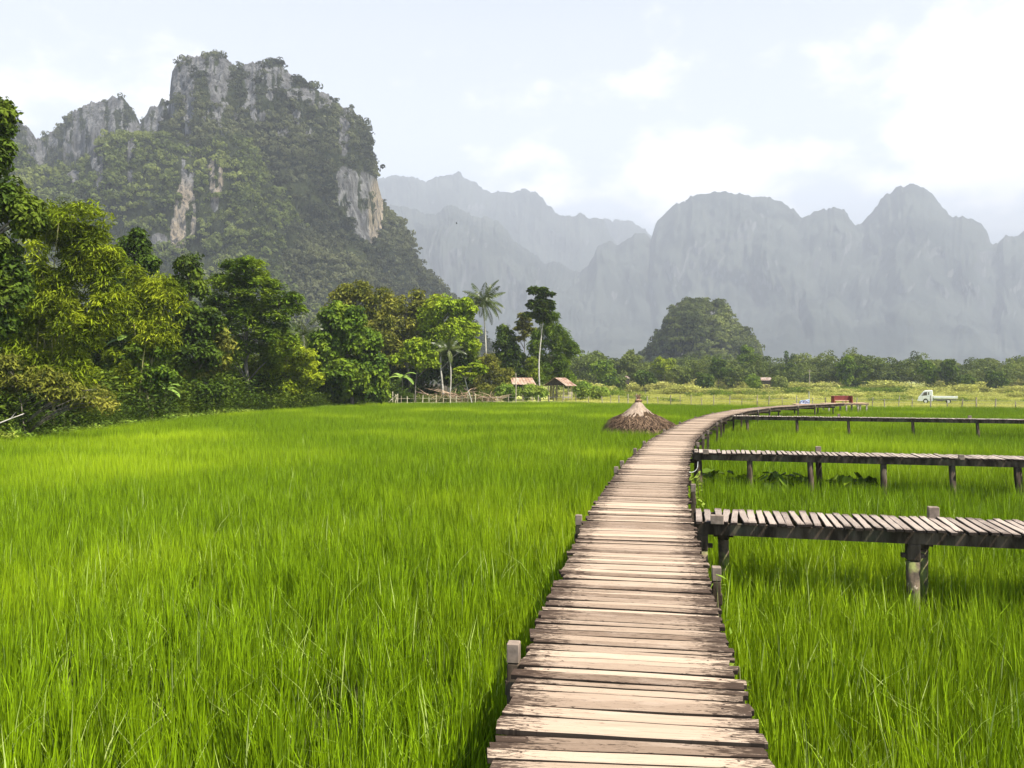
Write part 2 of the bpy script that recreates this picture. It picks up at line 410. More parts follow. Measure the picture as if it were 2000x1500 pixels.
def rock_main(px, py, V, steep):
    n = fbm(px / 9, py / 40, 0, 77, 4); n2 = fbm(px / 30, py / 60, 0, 78, 3)
    r = np.zeros(len(px)); w = np.zeros(len(px))
    for e in [(365, 150, 22, 60), (430, 140, 26, 60), (500, 140, 26, 45), (545, 155, 32, 26), (600, 185, 40, 14), (640, 205, 40, 10),
              (340, 180, 12, 70), (370, 190, 12, 90), (605, 262, 8, 14), (672, 265, 14, 40), (700, 220, 20, 16)]:
        r = np.maximum(r, ell(px, py, *e) * np.clip(0.8 + 1.4 * n, 0, 1))
    for e in [(700, 385, 40, 52), (725, 410, 24, 66), (675, 350, 18, 26), (714, 445, 24, 30)]:
        v = ell(px, py, *e, soft=0.15); r = np.maximum(r, v * np.clip(.85 + 1.1 * n, 0, 1))
    w = ell(px, py, 736, 420, 16, 70) * 0.9
    n3 = fbm(px / 22, py / 38, 0, 79, 5)
    r = np.maximum(r, np.clip(n3 * 3.2 - .25, 0, 1) * np.clip((330 - py) / 130, 0, .9))
    return np.clip(r + 0.35 * np.clip(steep - 0.8, 0, 1), 0, 1), w
def rock_peaks(px, py, V, steep):
    n = fbm(px / 10, py / 45, 0, 87, 4)
    r = np.clip(0.62 + 1.5 * n, 0, 1) * np.clip((360 - py) / 60, 0, 1)
    return r, np.zeros(len(px))
def rock_spur(px, py, V, steep):
    n = fbm(px / 8, py / 40, 0, 97, 4)
    r = np.zeros(len(px)); w = np.zeros(len(px))
    for i, e in enumerate([(368, 330, 13, 75), (362, 420, 22, 65), (345, 455, 14, 35), (420, 350, 16, 40), (420, 395, 8, 20), (258, 300, 8, 40), (258, 345, 8, 25),
                           (190, 300, 14, 35), (195, 340, 8, 30), (310, 470, 20, 14), (145, 345, 14, 12)]):
        v = ell(px, py, *e, soft=0.4) * np.clip(0.85 + 1.5 * n, 0, 1); r = np.maximum(r, v)
        if i in (1, 2, 3): w = np.maximum(w, v * 0.85)
    return r, w

MT = []
MT.append(mountain('mountain', [(250, 420), (300, 330), (322, 235), (332, 200), (340, 140), (352, 118), (375, 110), (405, 107), (430, 104), (452, 113), (463, 128), (472, 134), (482, 120), (510, 113), (536, 120), (556, 136),
                    (575, 152), (600, 168), (622, 178), (645, 190), (668, 205), (690, 214), (708, 235), (720, 258), (724, 290), (736, 340), (746, 378), (762, 402), (776, 418), (792, 442), (803, 475), (810, 503),
                    (822, 518), (846, 536), (862, 560), (885, 578), (905, 602), (935, 640), (970, 690), (1010, 738)],
                   720, 430, 560, 210, 3, 20, 6, mt_left, rock_main, drop=9, label='tall forested limestone mountain with a rounded double summit and pale cliff patch', back=0.6, ribw=31.0,
                   prof=((0, .25, .5, .62, .78, .9, 1), (0, .2, .45, .66, .88, .97, 1))))
MT.append(mountain('mountain', [(-330, 330), (-200, 260), (-100, 240), (0, 205), (30, 222), (50, 240), (68, 263), (80, 268), (98, 252), (130, 226), (150, 208), (175, 196), (190, 192), (205, 192), (216, 182), (236, 182), (250, 192),
                    (262, 212), (272, 235), (280, 228), (292, 208), (303, 200), (309, 206), (318, 188), (325, 208), (336, 228), (352, 236), (370, 262), (430, 380), (470, 500)],
                   830, 590, 480, 140, 7, 20, 8, mt_left, rock_peaks, drop=7, label='jagged grey limestone peaks rising behind the trees left of the tall summit', back=0.6, ribw=29.0))
MT.append(mountain('mountain', [(-330, 360), (-150, 320), (0, 300), (40, 285), (80, 330), (130, 330), (165, 315), (182, 285), (205, 268), (240, 261), (300, 262), (340, 264), (362, 266), (378, 272), (386, 288), (396, 268), (430, 257), (462, 260), (490, 286),
                    (515, 322), (545, 352), (575, 395), (620, 445), (680, 505), (725, 565), (765, 640), (800, 700)],
                   620, 410, 480, 160, 11, 17, 4, mt_left, rock_spur, label='lower forested spur with a long pale rock streak in front of the summits', back=0.5, ribw=28.0,
                   prof=((0, .3, .5, .65, .85, 1), (0, .25, .48, .72, .93, 1))))
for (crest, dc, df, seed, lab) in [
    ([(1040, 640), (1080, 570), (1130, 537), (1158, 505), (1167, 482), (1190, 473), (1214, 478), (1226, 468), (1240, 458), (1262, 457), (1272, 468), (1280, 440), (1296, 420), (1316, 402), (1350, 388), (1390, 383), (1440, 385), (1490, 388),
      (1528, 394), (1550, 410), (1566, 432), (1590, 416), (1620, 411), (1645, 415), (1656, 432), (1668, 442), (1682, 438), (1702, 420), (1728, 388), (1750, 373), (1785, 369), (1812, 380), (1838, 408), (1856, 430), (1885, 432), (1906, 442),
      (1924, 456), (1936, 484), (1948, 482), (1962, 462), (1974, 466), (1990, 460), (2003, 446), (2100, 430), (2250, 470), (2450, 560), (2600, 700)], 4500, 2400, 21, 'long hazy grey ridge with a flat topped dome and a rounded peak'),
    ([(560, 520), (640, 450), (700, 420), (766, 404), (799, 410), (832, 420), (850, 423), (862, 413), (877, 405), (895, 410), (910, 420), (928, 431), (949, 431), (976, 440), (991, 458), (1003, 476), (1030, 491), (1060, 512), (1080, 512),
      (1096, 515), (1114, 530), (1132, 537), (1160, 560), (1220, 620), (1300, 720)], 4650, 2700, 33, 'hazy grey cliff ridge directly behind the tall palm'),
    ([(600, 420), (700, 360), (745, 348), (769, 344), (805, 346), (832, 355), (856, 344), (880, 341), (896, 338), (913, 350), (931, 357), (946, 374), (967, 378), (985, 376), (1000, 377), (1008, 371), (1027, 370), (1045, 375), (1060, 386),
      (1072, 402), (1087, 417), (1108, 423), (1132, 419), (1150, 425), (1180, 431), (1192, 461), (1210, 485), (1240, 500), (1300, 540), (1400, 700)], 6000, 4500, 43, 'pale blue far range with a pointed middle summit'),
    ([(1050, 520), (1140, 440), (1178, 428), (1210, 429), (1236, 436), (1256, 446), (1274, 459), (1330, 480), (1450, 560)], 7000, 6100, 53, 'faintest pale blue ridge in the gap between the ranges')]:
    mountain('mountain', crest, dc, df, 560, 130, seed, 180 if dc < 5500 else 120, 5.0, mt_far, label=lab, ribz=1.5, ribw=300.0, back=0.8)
HILL = mountain('hill', drop=7, crest=[(1195, 720), (1235, 700), (1256, 688), (1272, 668), (1288, 645), (1304, 625), (1312, 600), (1322, 587), (1345, 582), (1380, 580), (1400, 585), (1416, 592), (1424, 612), (1438, 624), (1452, 636), (1462, 652), (1480, 662),
                    (1488, 690), (1500, 712), (1530, 735)], dc=460, df=400, nu=260, nv=90, seed=61, amp=12, jag=5, mat=mt_left,
                rockfn=lambda px, py, V, s: (np.maximum(ell(px, py, 1322, 592, 8, 12) * 0.9, np.clip((fbm(px / 9, py / 22, 0, 5) - .3) * 3, 0, .8)), np.zeros(len(px))), label='small steep karst hill covered in trees standing in the valley', ribw=15.0)

# ------------------------------------------------------------------ leaves
def leaf_quads(pos, nrm, size, aspect, rg, dirv=None, fold=0.0):
    """one rhombus per leaf; nrm = leaf normals, dirv = leaf axis hints"""
    n = len(pos)
    nrm = nrm / (np.linalg.norm(nrm, axis=1, keepdims=True) + 1e-9)
    if dirv is None: dirv = rg.normal(size=(n, 3))
    a = dirv - nrm * np.sum(dirv * nrm, 1, keepdims=True); a /= np.linalg.norm(a, axis=1, keepdims=True) + 1e-9
    b = np.cross(nrm, a)
    L_ = (np.asarray(size) * rg.uniform(.6, 1.25, n))[:, None]; w = L_ * aspect
    V = np.stack([pos - a * L_ * .5, pos + b * w * .5 + a * L_ * 0.05, pos + a * L_ * .5 - nrm * L_ * 0.12, pos - b * w * .5 + a * L_ * 0.05], 1)
    return V.reshape(-1, 3), np.arange(n * 4).reshape(-1, 4)

def clump_leaves(cen, rr, per, size, aspect, rg, style='broad', flat=0.85):
    """cen: (m,3) clump centres, rr: (m,) radii"""
    m = len(cen); n = m * per
    k = np.repeat(np.arange(m), per)
    d = rg.normal(size=(n, 3)); d /= np.linalg.norm(d, axis=1, keepdims=True)
    d[:, 2] = np.where(rg.random(n) < 0.5, np.abs(d[:, 2]), d[:, 2])
    r = rg.uniform(0.45, 1.05, n) ** 0.6
    pos = cen[k] + d * (rr[k] * r)[:, None] * np.array((1, 1, flat))
    tone = np.clip(0.55 + 0.30 * rg.normal(size=m)[k] + 0.30 * rg.normal(size=n), 0, 1)
    if style == 'broad':
        nrm = d * 0.75 + np.array((0, 0, 0.4)) + rg.normal(size=(n, 3)) * 0.42; dv = d * np.array((1, 1, .2)) + rg.normal(size=(n, 3)) * .6 - np.array((0, 0, .35))
    elif style == 'bamboo':
        dv = d * np.array((1, 1, .3)) + rg.normal(size=(n, 3)) * .45 - np.array((0, 0, .55)); nrm = rg.normal(size=(n, 3)) * .6 + np.array((0, 0, .8)) + d * .5
    else:
        nrm = np.array((0, 0, 1.)) + rg.normal(size=(n, 3)) * .35 + d * .2; dv = d * np.array((1, 1, .1)) + rg.normal(size=(n, 3)) * .5
    V, q = leaf_quads(pos, nrm, np.full(n, size), aspect, rg, dv)
    return V, q, np.repeat(tone, 4)

def ellipsoid_pts(c, r, m, rg, shell=0.45):
    d = rg.normal(size=(m, 3)); d /= np.linalg.norm(d, axis=1, keepdims=True)
    return c + d * (rg.uniform(shell, 1, m) ** 0.7)[:, None] * r

def make_tree(name, label, cat, d, tx, crowns, leaf, style='broad', size=0.17, aspect=0.5, per=90, dens=1.0, clump=0.55, bark='bark', tr=0.16,
              seed=0, group=None, base_y=None, culms=0, flat=0.85, lean=0.0, depth=1.0, trunk_top=None, limbs=True, vis_trunk=1):
    """crowns: (px, py, rx, ry) seen from the path; d: distance; real size follows from the distance"""
    rg = np.random.default_rng(seed + 1000)
    bx = (tx - CX) / F * d
    root = thing(name, (bx, d, float(ground_z(bx, d))), label, cat, group)
    o = np.array(root.location); s = d / F
    mc, mr = [], []
    ext = []
    for (px, py, rx, ry) in crowns:
        ext.append((px, py, rx * .92, ry * .92))
        for _ in range(4):
            a = rg.uniform(0, 6.283); q_ = rg.uniform(.5, .85); f = rg.uniform(.32, .5); ext.append((px + math.cos(a) * rx * q_, py + math.sin(a) * ry * q_, rx * f, ry * f))
    for (px, py, rx, ry) in ext:
        c = P(px, py, d) - o + np.array((0, rg.uniform(-.3, .3) * rx * s, 0))
        r = np.array((rx * s, rx * s * depth, ry * s))
        vol = 4 / 3 * math.pi * r.prod()
        m = max(6, int(dens * 1.05 * (r[0] * r[2] + r[0] * r[1] + r[1] * r[2]) * 4.19 / 3 / clump ** 2))
        cc = ellipsoid_pts(c, np.maximum(r - clump * .6, r * .4), m, rg); mc.append(cc); mr.append(rg.uniform(.55, 1.25, m) * clump)
    mc = np.concatenate(mc); mr = np.concatenate(mr)
    keep = mc[:, 2] > 0.4; mc = mc[keep]; mr = mr[keep]
    V, q, t = clump_leaves(mc, mr, int(per * .62), size * 1.35, aspect, rg, style, flat)
    crown = link('crown', mesh_np('crown', V, q, attrs={'tone': t}), M[leaf], root)
    b = MB()
    if culms:
        for k in range(culms):
            a = rg.uniform(0, 6.28); r0 = rg.uniform(.1, .9); p0 = np.array((math.cos(a) * r0, math.sin(a) * r0, -0.2))
            tgt = mc[rg.integers(len(mc))]
            top = np.array((tgt[0], tgt[1], max(tgt[2], 2.5)))
            ts = np.linspace(0, 1, 7)[:, None]
            pts = p0 * (1 - ts) + top * ts; pts[:, :2] = p0[:2] + (top[:2] - p0[:2]) * (ts ** 2.2)
            b.tube(pts, np.linspace(.045, .015, 7), 6, seed=k)
    else:
        top = np.array(crowns[0][:2]); tp = P(crowns[0][0], crowns[0][1], d) - o if trunk_top is None else np.array(trunk_top)
        ts = np.linspace(0, 1, 9)[:, None]; h = tp[2]
        pts = np.array((0, 0, -0.3)) * (1 - ts) + tp * ts
        pts[:, :2] += np.stack([np.sin(ts[:, 0] * 5 + seed) * .02 * h, np.cos(ts[:, 0] * 4 + seed) * .02 * h], 1) * np.sin(ts * math.pi)
        b.tube(pts, np.linspace(tr, tr * .3, 9) * np.array([1.5, 1.1] + [1] * 7), 9, wob=.08, seed=seed)
        if limbs:
            for k in rg.choice(len(mc), min(len(mc), 26), replace=False):
                e = mc[k]
                f = np.clip((e[2] - 0.35 * np.linalg.norm(e[:2] - pts[4, :2])) / max(h, .1), .25, .95)
                st = pts[int(f * 8)]; ts2 = np.linspace(0, 1, 5)[:, None]
                lp = st * (1 - ts2) + e * ts2; lp[:, 2] += (np.sin(ts2[:, 0] * math.pi) * 0.12 * np.linalg.norm(e - st))
                b.tube(lp, np.linspace(tr * .35, .02, 5), 6, seed=int(k))
    b.build('culms' if culms else 'trunk', M['culm' if culms else bark], root, True)
    return root

TR = make_tree

# ------------------------------------------------------------------ instanced stuff (grass, far woods)
def scatter(name, pts, rot, scl, idx, variants, mat, label, kind='stuff'):
    """one object: variants (meshes) placed on points by geometry nodes"""
    col = bpy.data.collections.new(name + '_variants')
    for i, me in enumerate(variants):
        me.materials.append(mat)
        col.objects.link(bpy.data.objects.new('%s_variant_%02d' % (name, i), me))
    me = mesh_np(name, pts, attrs={'rot': rot, 'scl': scl})
    at = me.attributes.new('idx', 'INT', 'POINT'); at.data.foreach_set('value', np.asarray(idx, np.int32))
    o = link(name, me, mat)
    ng = bpy.data.node_groups.new(name, 'GeometryNodeTree')
    ng.interface.new_socket('Geometry', in_out='INPUT', socket_type='NodeSocketGeometry')
    ng.interface.new_socket('Geometry', in_out='OUTPUT', socket_type='NodeSocketGeometry')
    n = ng.nodes.new; l = ng.links.new
    gi, go = n('NodeGroupInput'), n('NodeGroupOutput')
    ci = n('GeometryNodeCollectionInfo'); ci.inputs['Collection'].default_value = col
    ci.inputs['Separate Children'].default_value = True; ci.inputs['Reset Children'].default_value = True
    ip = n('GeometryNodeInstanceOnPoints'); ip.inputs['Pick Instance'].default_value = True
    def na(k, ty):
        a = n('GeometryNodeInputNamedAttribute'); a.data_type = ty; a.inputs['Name'].default_value = k; return a.outputs['Attribute']
    l(gi.outputs[0], ip.inputs['Points']); l(ci.outputs[0], ip.inputs['Instance']); l(na('idx', 'INT'), ip.inputs['Instance Index'])
    l(na('rot', 'FLOAT_VECTOR'), ip.inputs['Rotation']); l(na('scl', 'FLOAT_VECTOR'), ip.inputs['Scale'])
    l(ip.outputs[0], go.inputs[0])
    md = o.modifiers.new('scatter', 'NODES'); md.node_group = ng
    return tag(o, label, None, None, kind)

def blade_patch(seed, nh=21, per=42, h=0.56, w=0.0054, size=1.0, lean=0.065, dry=0.0):
    rg = np.random.default_rng(seed); n = nh * per
    hx, hy = rg.uniform(-size / 2, size / 2, (2, nh)); k = np.repeat(np.arange(nh), per)
    bx = hx[k] + rg.normal(size=n) * .04; by = hy[k] + rg.normal(size=n) * .04
    hh = h * np.clip(1 + rg.normal(size=nh) * .08, .7, 1.2)[k] * rg.uniform(.62, 1.12, n)
    az = np.arctan2(by - hy[k], bx - hx[k]) + rg.normal(size=n) * .8; ln = np.abs(rg.normal(size=n)) * lean + .03
    face = rg.uniform(0, 6.283, n); ww = w * rg.uniform(.6, 1.3, n)
    ts = np.array([0, .35, .7, 1.0]); V = []
    droop = rg.uniform(.2, 1.6, n)
    for t in ts:
        off = ln * hh * (t + droop * t ** 3); z = hh * t * (1 - .12 * t * t * droop * ln / lean * .6)
        x = bx + np.cos(az) * off; y = by + np.sin(az) * off
        wt = ww * (1 - t ** 2.2) * (0.75 + .5 * t)
        if t < 1:
            V.append(np.stack([x - np.cos(face) * wt, y - np.sin(face) * wt, z], 1)); V.append(np.stack([x + np.cos(face) * wt, y + np.sin(face) * wt, z], 1))
        else: V.append(np.stack([x, y, z], 1))
    V = np.stack(V, 1).reshape(-1, 3); b = np.arange(n)[:, None] * 7
    q = np.concatenate([b + [0, 1, 3, 2], b + [2, 3, 5, 4]]); t = b + [4, 5, 6]
    tone = np.clip(rg.uniform(0, 1, n) ** 1.2 * .8 + .3 * rg.uniform(0, 1, nh)[k], 0, 1)
    return mesh_np('rice_patch', V, q, t, {'tone': np.repeat(tone, 7)}, smooth=True)

PATH = np.array([(0.30, -3.5), (0.40, 0), (0.44, 1.5), (.47, 3.15), (.528, 3.63), (.634, 4.28), (.777, 5.2), (1.04, 6.67), (1.49, 9.25), (1.97, 11.5), (2.8, 15.1), (4.1, 20.2), (5.4, 24.4), (7.3, 30.2),
                 (9.2, 35.0), (11.7, 40.2), (14.3, 44.4), (17.6, 48.4), (21.5, 52.2)])
def spline(pts, step=0.02):
    t = np.concatenate([[0], np.cumsum(np.linalg.norm(np.diff(pts, axis=0), axis=1))])
    n = int(t[-1] / step); u = np.linspace(0, t[-1], n)
    x = np.interp(u, t, pts[:, 0]); y = np.interp(u, t, pts[:, 1])
    k = np.hanning(81); k /= k.sum()
    xp = np.pad(x, 40, 'reflect', reflect_type='odd'); yp = np.pad(y, 40, 'reflect', reflect_type='odd')
    x = np.convolve(xp, k, 'valid'); y = np.convolve(yp, k, 'valid')
    return np.stack([x, y], 1), u

def rice_edge(x):      # far edge of the paddy
    return np.interp(x, [-40, -12, 5, 9, 16, 26, 40, 60], [72, 72.5, 76, 72, 68, 64.5, 60.5, 56])
def rice_left(y):      # edge of the paddy along the trees
    return np.interp(y, [0, 25, 30, 42, 52, 64, 73, 80], [-17.0, -18.6, -18.6, -18.9, -18.4, -14.7, -12.3, -11.0])

def build_rice():
    var = [blade_patch(s) for s in range(8)]
    C_, _ = spline(PATH, 0.1)
    xs, ys = np.meshgrid(np.arange(-46, 60, .92), np.arange(-2.5, 78, .92))
    x, y = xs.ravel(), ys.ravel(); rg = np.random.default_rng(5)
    x = x + rg.uniform(-.12, .12, len(x)); y = y + rg.uniform(-.12, .12, len(y))
    ok = (y < rice_edge(x) + .5 * rg.normal(size=len(x)) * .4) & (x > rice_left(y)) & (np.abs(x) < .72 * y + 6) 
    ok &= ~(((x - 5.4) ** 2 + (y - 34) ** 2) < 1.0)
    x, y = x[ok], y[ok]
    side = np.interp(y, C_[:, 1], C_[:, 0])
    hn = 1.17 + .10 * fbm(x / 5, y / 5, 0, 3) + .07 * fbm(x / 1.4, y / 1.4, 0, 4)
    rot = np.stack([rg.normal(size=len(x)) * .03, rg.normal(size=len(x)) * .03, rg.integers(0, 4, len(x)) * math.pi / 2 + rg.normal(size=len(x)) * .1], 1)
    scl = np.stack([np.full(len(x), 1.04)] * 2 + [hn], 1); idx = rg.integers(0, 8, len(x)); pts = np.stack([x, y, np.zeros(len(x))], 1)
    for m, nm, lab in ((x < side, 'rice_field', 'wide bright green rice paddy spreading left of the curved boardwalk to the trees'),
                       (x >= side, 'rice_field', 'green rice paddy crossed by the three side walkways')):
        scatter(nm, pts[m], rot[m], scl[m], idx[m], [v.copy() for v in var], M['rice'], lab)
    # taller bent pale blades standing out of the paddy
    n = 2200
    rr = np.random.default_rng(8); yy = rr.uniform(2, 1, n) if False else 2.5 + 26 * rr.random(n) ** 1.4; xx = rr.uniform(-.72, .72, n) * (yy + 2)
    ok = (np.abs(xx - np.interp(yy, C_[:, 1], C_[:, 0])) > .75) & (xx > rice_left(yy))
    xx, yy = xx[ok], yy[ok]
    V = [blade_patch(50 + i, 1, 3, .66, .0055, .05, .26) for i in range(6)]
    scatter('rice_tips', np.stack([xx, yy, np.zeros(len(xx))], 1), np.stack([np.zeros(len(xx))] * 2 + [rr.uniform(0, 6.28, len(xx))], 1),
            np.full((len(xx), 3), 1.0) * rr.uniform(.85, 1.12, len(xx))[:, None], rr.integers(0, 6, len(xx)), V, M['rice_dry'], 'pale bent blades of rice standing above the green paddy')
build_rice()

# ------------------------------------------------------------------ wood
def plank_mat(name, a, b, stain, gap=0.35):
    g = G(name); uv = g.attr('pc', 'Vector'); t = g.attr('tone')
    s = g.n('ShaderNodeSeparateXYZ'); g.l(uv, s.inputs[0])
    n = g.noise(uv, 4, 7, .65, .3, (1.2, 26, 1)); n2 = g.noise(uv, 3, 5, .6, 0, (1.0, 5, 1)); n3 = g.noise(uv, 16, 8, .72, .4, (1.0, 6, 1))
    c = g.mix(t, a, b)
    c = g.mix(g.ramp(n, .50, .66, 0, .45), c, (0.19, 0.13, 0.09))
    c = g.mix(g.ramp(n2, .5, .7, 0, .35), c, (0.46, 0.37, 0.29))
    e = g.math('ABSOLUTE', s.outputs['X'])
    ee = g.math('ADD', g.ramp(e, gap - .16, .52, 0, .19), g.math('MULTIPLY', g.math('SUBTRACT', t, .5), -.10))
    d = g.ramp(g.math('ADD', n3, ee), .58, .66, 0, .92)
    c = g.mix(d, c, stain)
    vor = g.noise(uv, 9, 2, .5, 0, (1, 4, 1)); c = g.mix(g.ramp(vor, .76, .80, 0, .8), c, (0.10, 0.07, 0.05))
    wv = g.math('SUBTRACT', s.outputs['Y'], g.math('MULTIPLY', s.outputs['Z'], .37)); ids = g.math('FRACT', g.math('MULTIPLY', s.outputs['Z'], 7.13))
    dx = g.math('MULTIPLY', g.math('ABSOLUTE', g.math('SUBTRACT', e, g.math('ADD', .375, g.math('MULTIPLY', ids, .015)))), 1.16)
    wo2 = g.math('SUBTRACT', wv, g.math('MULTIPLY', g.math('SUBTRACT', ids, .5), .03))
    dd = g.math('SQRT', g.math('ADD', g.math('MULTIPLY', dx, dx), g.math('MULTIPLY', wo2, wo2)))
    c = g.mix(g.math('MULTIPLY', g.ramp(dd, .0085, .0045), g.ramp(ids, .25, .3)), c, (0.03, 0.018, 0.013))   # nail heads
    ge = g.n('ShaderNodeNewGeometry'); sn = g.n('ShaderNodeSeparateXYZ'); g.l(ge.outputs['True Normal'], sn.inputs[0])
    c = g.mix(g.ramp(sn.outputs['Z'], .75, .35, 0, .93), c, (0.022, 0.016, 0.012))   # shade of the gaps, painted as dark brown on the board sides
    return g.done(g.bsdf(c, .8, .12, g.bump(n, .5, .006)))
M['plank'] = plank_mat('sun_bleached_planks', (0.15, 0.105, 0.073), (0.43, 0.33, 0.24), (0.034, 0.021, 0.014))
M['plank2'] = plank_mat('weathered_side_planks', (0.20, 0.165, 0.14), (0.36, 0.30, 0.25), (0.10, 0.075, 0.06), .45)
M['beam'] = bark_mat('dark_brown_beam', (0.03, 0.021, 0.014), (0.10, 0.074, 0.052))  # dark brown timber for beams, bearers and posts
M['block'] = plain('grey_brown_post', (0.20, 0.155, 0.12), .85, .1, .3, 12)
def moss_mat():
    g = G('mossy_log'); n = g.noise(scale=9, detail=6); n2 = g.noise(scale=4, detail=4)
    sp = g.n('ShaderNodeSeparateXYZ'); g.l(g.obj(), sp.inputs[0])
    c = g.mix(g.ramp(n, .35, .6), (0.05, 0.04, 0.03), (0.16, 0.12, 0.08)); c = g.mix(g.ramp(n2, .45, .6), c, (0.20, 0.22, 0.07)); c = g.mix(g.ramp(n, .62, .68), c, (0.45, 0.36, 0.27))
    return g.done(g.bsdf(c, .9, .1, g.bump(n, .8, .02)))
M['log'] = moss_mat()

DECK = 1.15
def plank_mesh(places, th=0.028, seg=7, seed=0):
    """places: (centre, unit along vector, half length, half width, roll, dz)"""
    rg = np.random.default_rng(seed); V, Q, PC, T = [], [], [], []; n0 = 0
    for (c, u, hl, hw, roll, dz, tone) in places:
        v = np.array((-u[1], u[0])); ts = np.linspace(-1, 1, seg); bev = .004
        wob = rg.normal(size=(2, seg)) * .0022; zb = rg.normal() * .003 * ts ** 2 + rg.normal() * .002; idr = rg.uniform(0, 60)
        e1, e2 = rg.uniform(-.012, .012, 2)
        prof = [(-1, -th), (-1, -bev), (-1 + bev / hw, 0), (1 - bev / hw, 0), (1, -bev), (1, -th)]
        for i, t in enumerate(ts):
            L_ = hl * t + (e1 if i == 0 else e2 if i == seg - 1 else 0)
            for (w, z) in prof:
                ww = hw * w + (wob[0, i] if w < 0 else wob[1, i]); skew = (w * e1 * .6 if i in (0, seg - 1) else 0)
                xy = c + u * (L_ + skew) + v * ww
                V.append((xy[0], xy[1], DECK + dz + z + zb[i] + roll * w * hw)); PC.append((L_ / (2 * hl) * 1.0, ww, idr)); T.append(tone)
        for i in range(seg - 1):
            for j in range(6):
                a = n0 + i * 6 + j; b = n0 + i * 6 + (j + 1) % 6
                Q.append((a, b, b + 6, a + 6))
        Q += [(n0 + 5, n0 + 2, n0 + 1, n0), (n0 + 5, n0 + 4, n0 + 3, n0 + 2)]; m = n0 + (seg - 1) * 6
        Q += [(m, m + 1, m + 2, m + 5), (m + 2, m + 3, m + 4, m + 5)]
        n0 += seg * 6
    PC = np.array(PC); PC[:, 1] += PC[:, 2] * .37
    return mesh_np('deck', V, Q, attrs={'pc': PC, 'tone': T})

def walkway(name, pts, width, label, wr, gr, mat, frames, seed, postmat='beam', thick=0.03, stringer=(.07, .13), cap_from=0, group=None, skewj=.012, big=False, caps=None, s_end=None):
    cl, u = spline(np.array(pts, float)); rg = np.random.default_rng(seed)
    root = thing(name, (*cl[0], 0), label, 'boardwalk', group); o = np.array(root.location)
    tan = np.gradient(cl, axis=0); tan /= np.linalg.norm(tan, axis=1, keepdims=True)
    s, pl = 0.02, []
    while s < u[-1] - .1:
        w = rg.uniform(*wr); i = int(np.searchsorted(u, s + w / 2)); i = min(i, len(cl) - 1)
        a = tan[i]; n = np.array((a[1], -a[0])); th = rg.normal() * skewj; n = np.array((n[0] * math.cos(th) - n[1] * math.sin(th), n[0] * math.sin(th) + n[1] * math.cos(th)))
        pl.append((cl[i] - o[:2] + n * rg.normal() * .012, n, width / 2 * rg.uniform(.975, 1.02), w / 2, rg.normal() * .02, rg.normal() * .0025, float(np.clip(rg.normal(.5, .28), 0, 1))))
        s += w + rg.uniform(*gr)
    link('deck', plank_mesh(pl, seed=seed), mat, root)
    nrm = np.stack([tan[:, 1], -tan[:, 0]], 1)
    for sd in (-1, 1):
        b = MB(); st = 30
        for k in range(0, len(cl) - 1, st):
            p = cl[k] + nrm[k] * sd * (width / 2 - .10); q = cl[min(k + st, len(cl) - 1)] + nrm[min(k + st, len(cl) - 1)] * sd * (width / 2 - .10)
            z = DECK - .034 - stringer[1] / 2
            e = (q - p) / (np.linalg.norm(q - p) + 1e-9) * .004
            b.bar((*(p - o[:2]), z), (*(q - o[:2] + e), z), stringer[0], stringer[1])
        b.build('beam', M['beam'], root)
    return root, cl, u, tan, nrm

def frame_posts(root, p, n, width, top, zb=-.2, w=.09, big=False, seed=0, cross=True, pm='beam', left_top=None, right_top=None):
    """a cross bearer and two posts under the deck; a post may stand up past the deck edge"""
    o = np.array(root.location); rg = np.random.default_rng(seed)
    p = p - o[:2]; R = np.array([[n[0], -n[1], 0], [n[1], n[0], 0], [0, 0, 1]])
    if cross:
        b = MB(); z = DECK - .034 - .13 - .05
        a = p - n * (width / 2 + (.12 if left_top else .05)); c = p + n * (width / 2 + (.12 if right_top else .05))
        b.bar((*a, z), (*c, z), .07, .09, bev=.006); b.build('cross_beam', M['beam'], root)
    for sd, tp in ((-1, left_top), (1, right_top)):
        b = MB(); c = p + n * sd * (width / 2 + (.075 if tp else -.08)); t = tp - .119 if tp else DECK - .034 - .13 - .10
        b.box((*c, (t + zb) / 2), (w / 2.6, w / 2.6, (t - zb) / 2), R, bev=.006)
        b.build('post', M[pm], root)
        if tp: b = MB(); b.box((*c, tp - .06), (.036, .036, .056), R, bev=.005); b.build('post_cap', M['block'], root)

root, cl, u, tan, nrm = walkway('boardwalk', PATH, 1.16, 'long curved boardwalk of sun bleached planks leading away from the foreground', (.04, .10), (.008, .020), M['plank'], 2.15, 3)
ys = cl[:, 1]
fr = [(2.0, 0, 0), (4.42, 1.195, 0), (6.45, 0, 1.20), (8.66, 1.20, 0), (11.6, 0, 1.19), (13.6, 1.19, 0), (14.7, 1.18, 0), (17.3, 1.19, 1.18), (19.6, 1.17, 1.16), (22, 0, 1.18), (24.2, 1.18, 1.17)] + [(26.4 + 2.05 * k, 1.18 if k % 2 else 0, 1.18 if k % 3 else 0) for k in range(13)]
for k, (y, lt, rt) in enumerate(fr):
    i = int(np.searchsorted(ys, y)); i = min(i, len(cl) - 1)
    frame_posts(root, cl[i], nrm[i], 1.16, 0, left_top=lt or None, right_top=rt or None, seed=k)
rg_l = random.Random(4).random
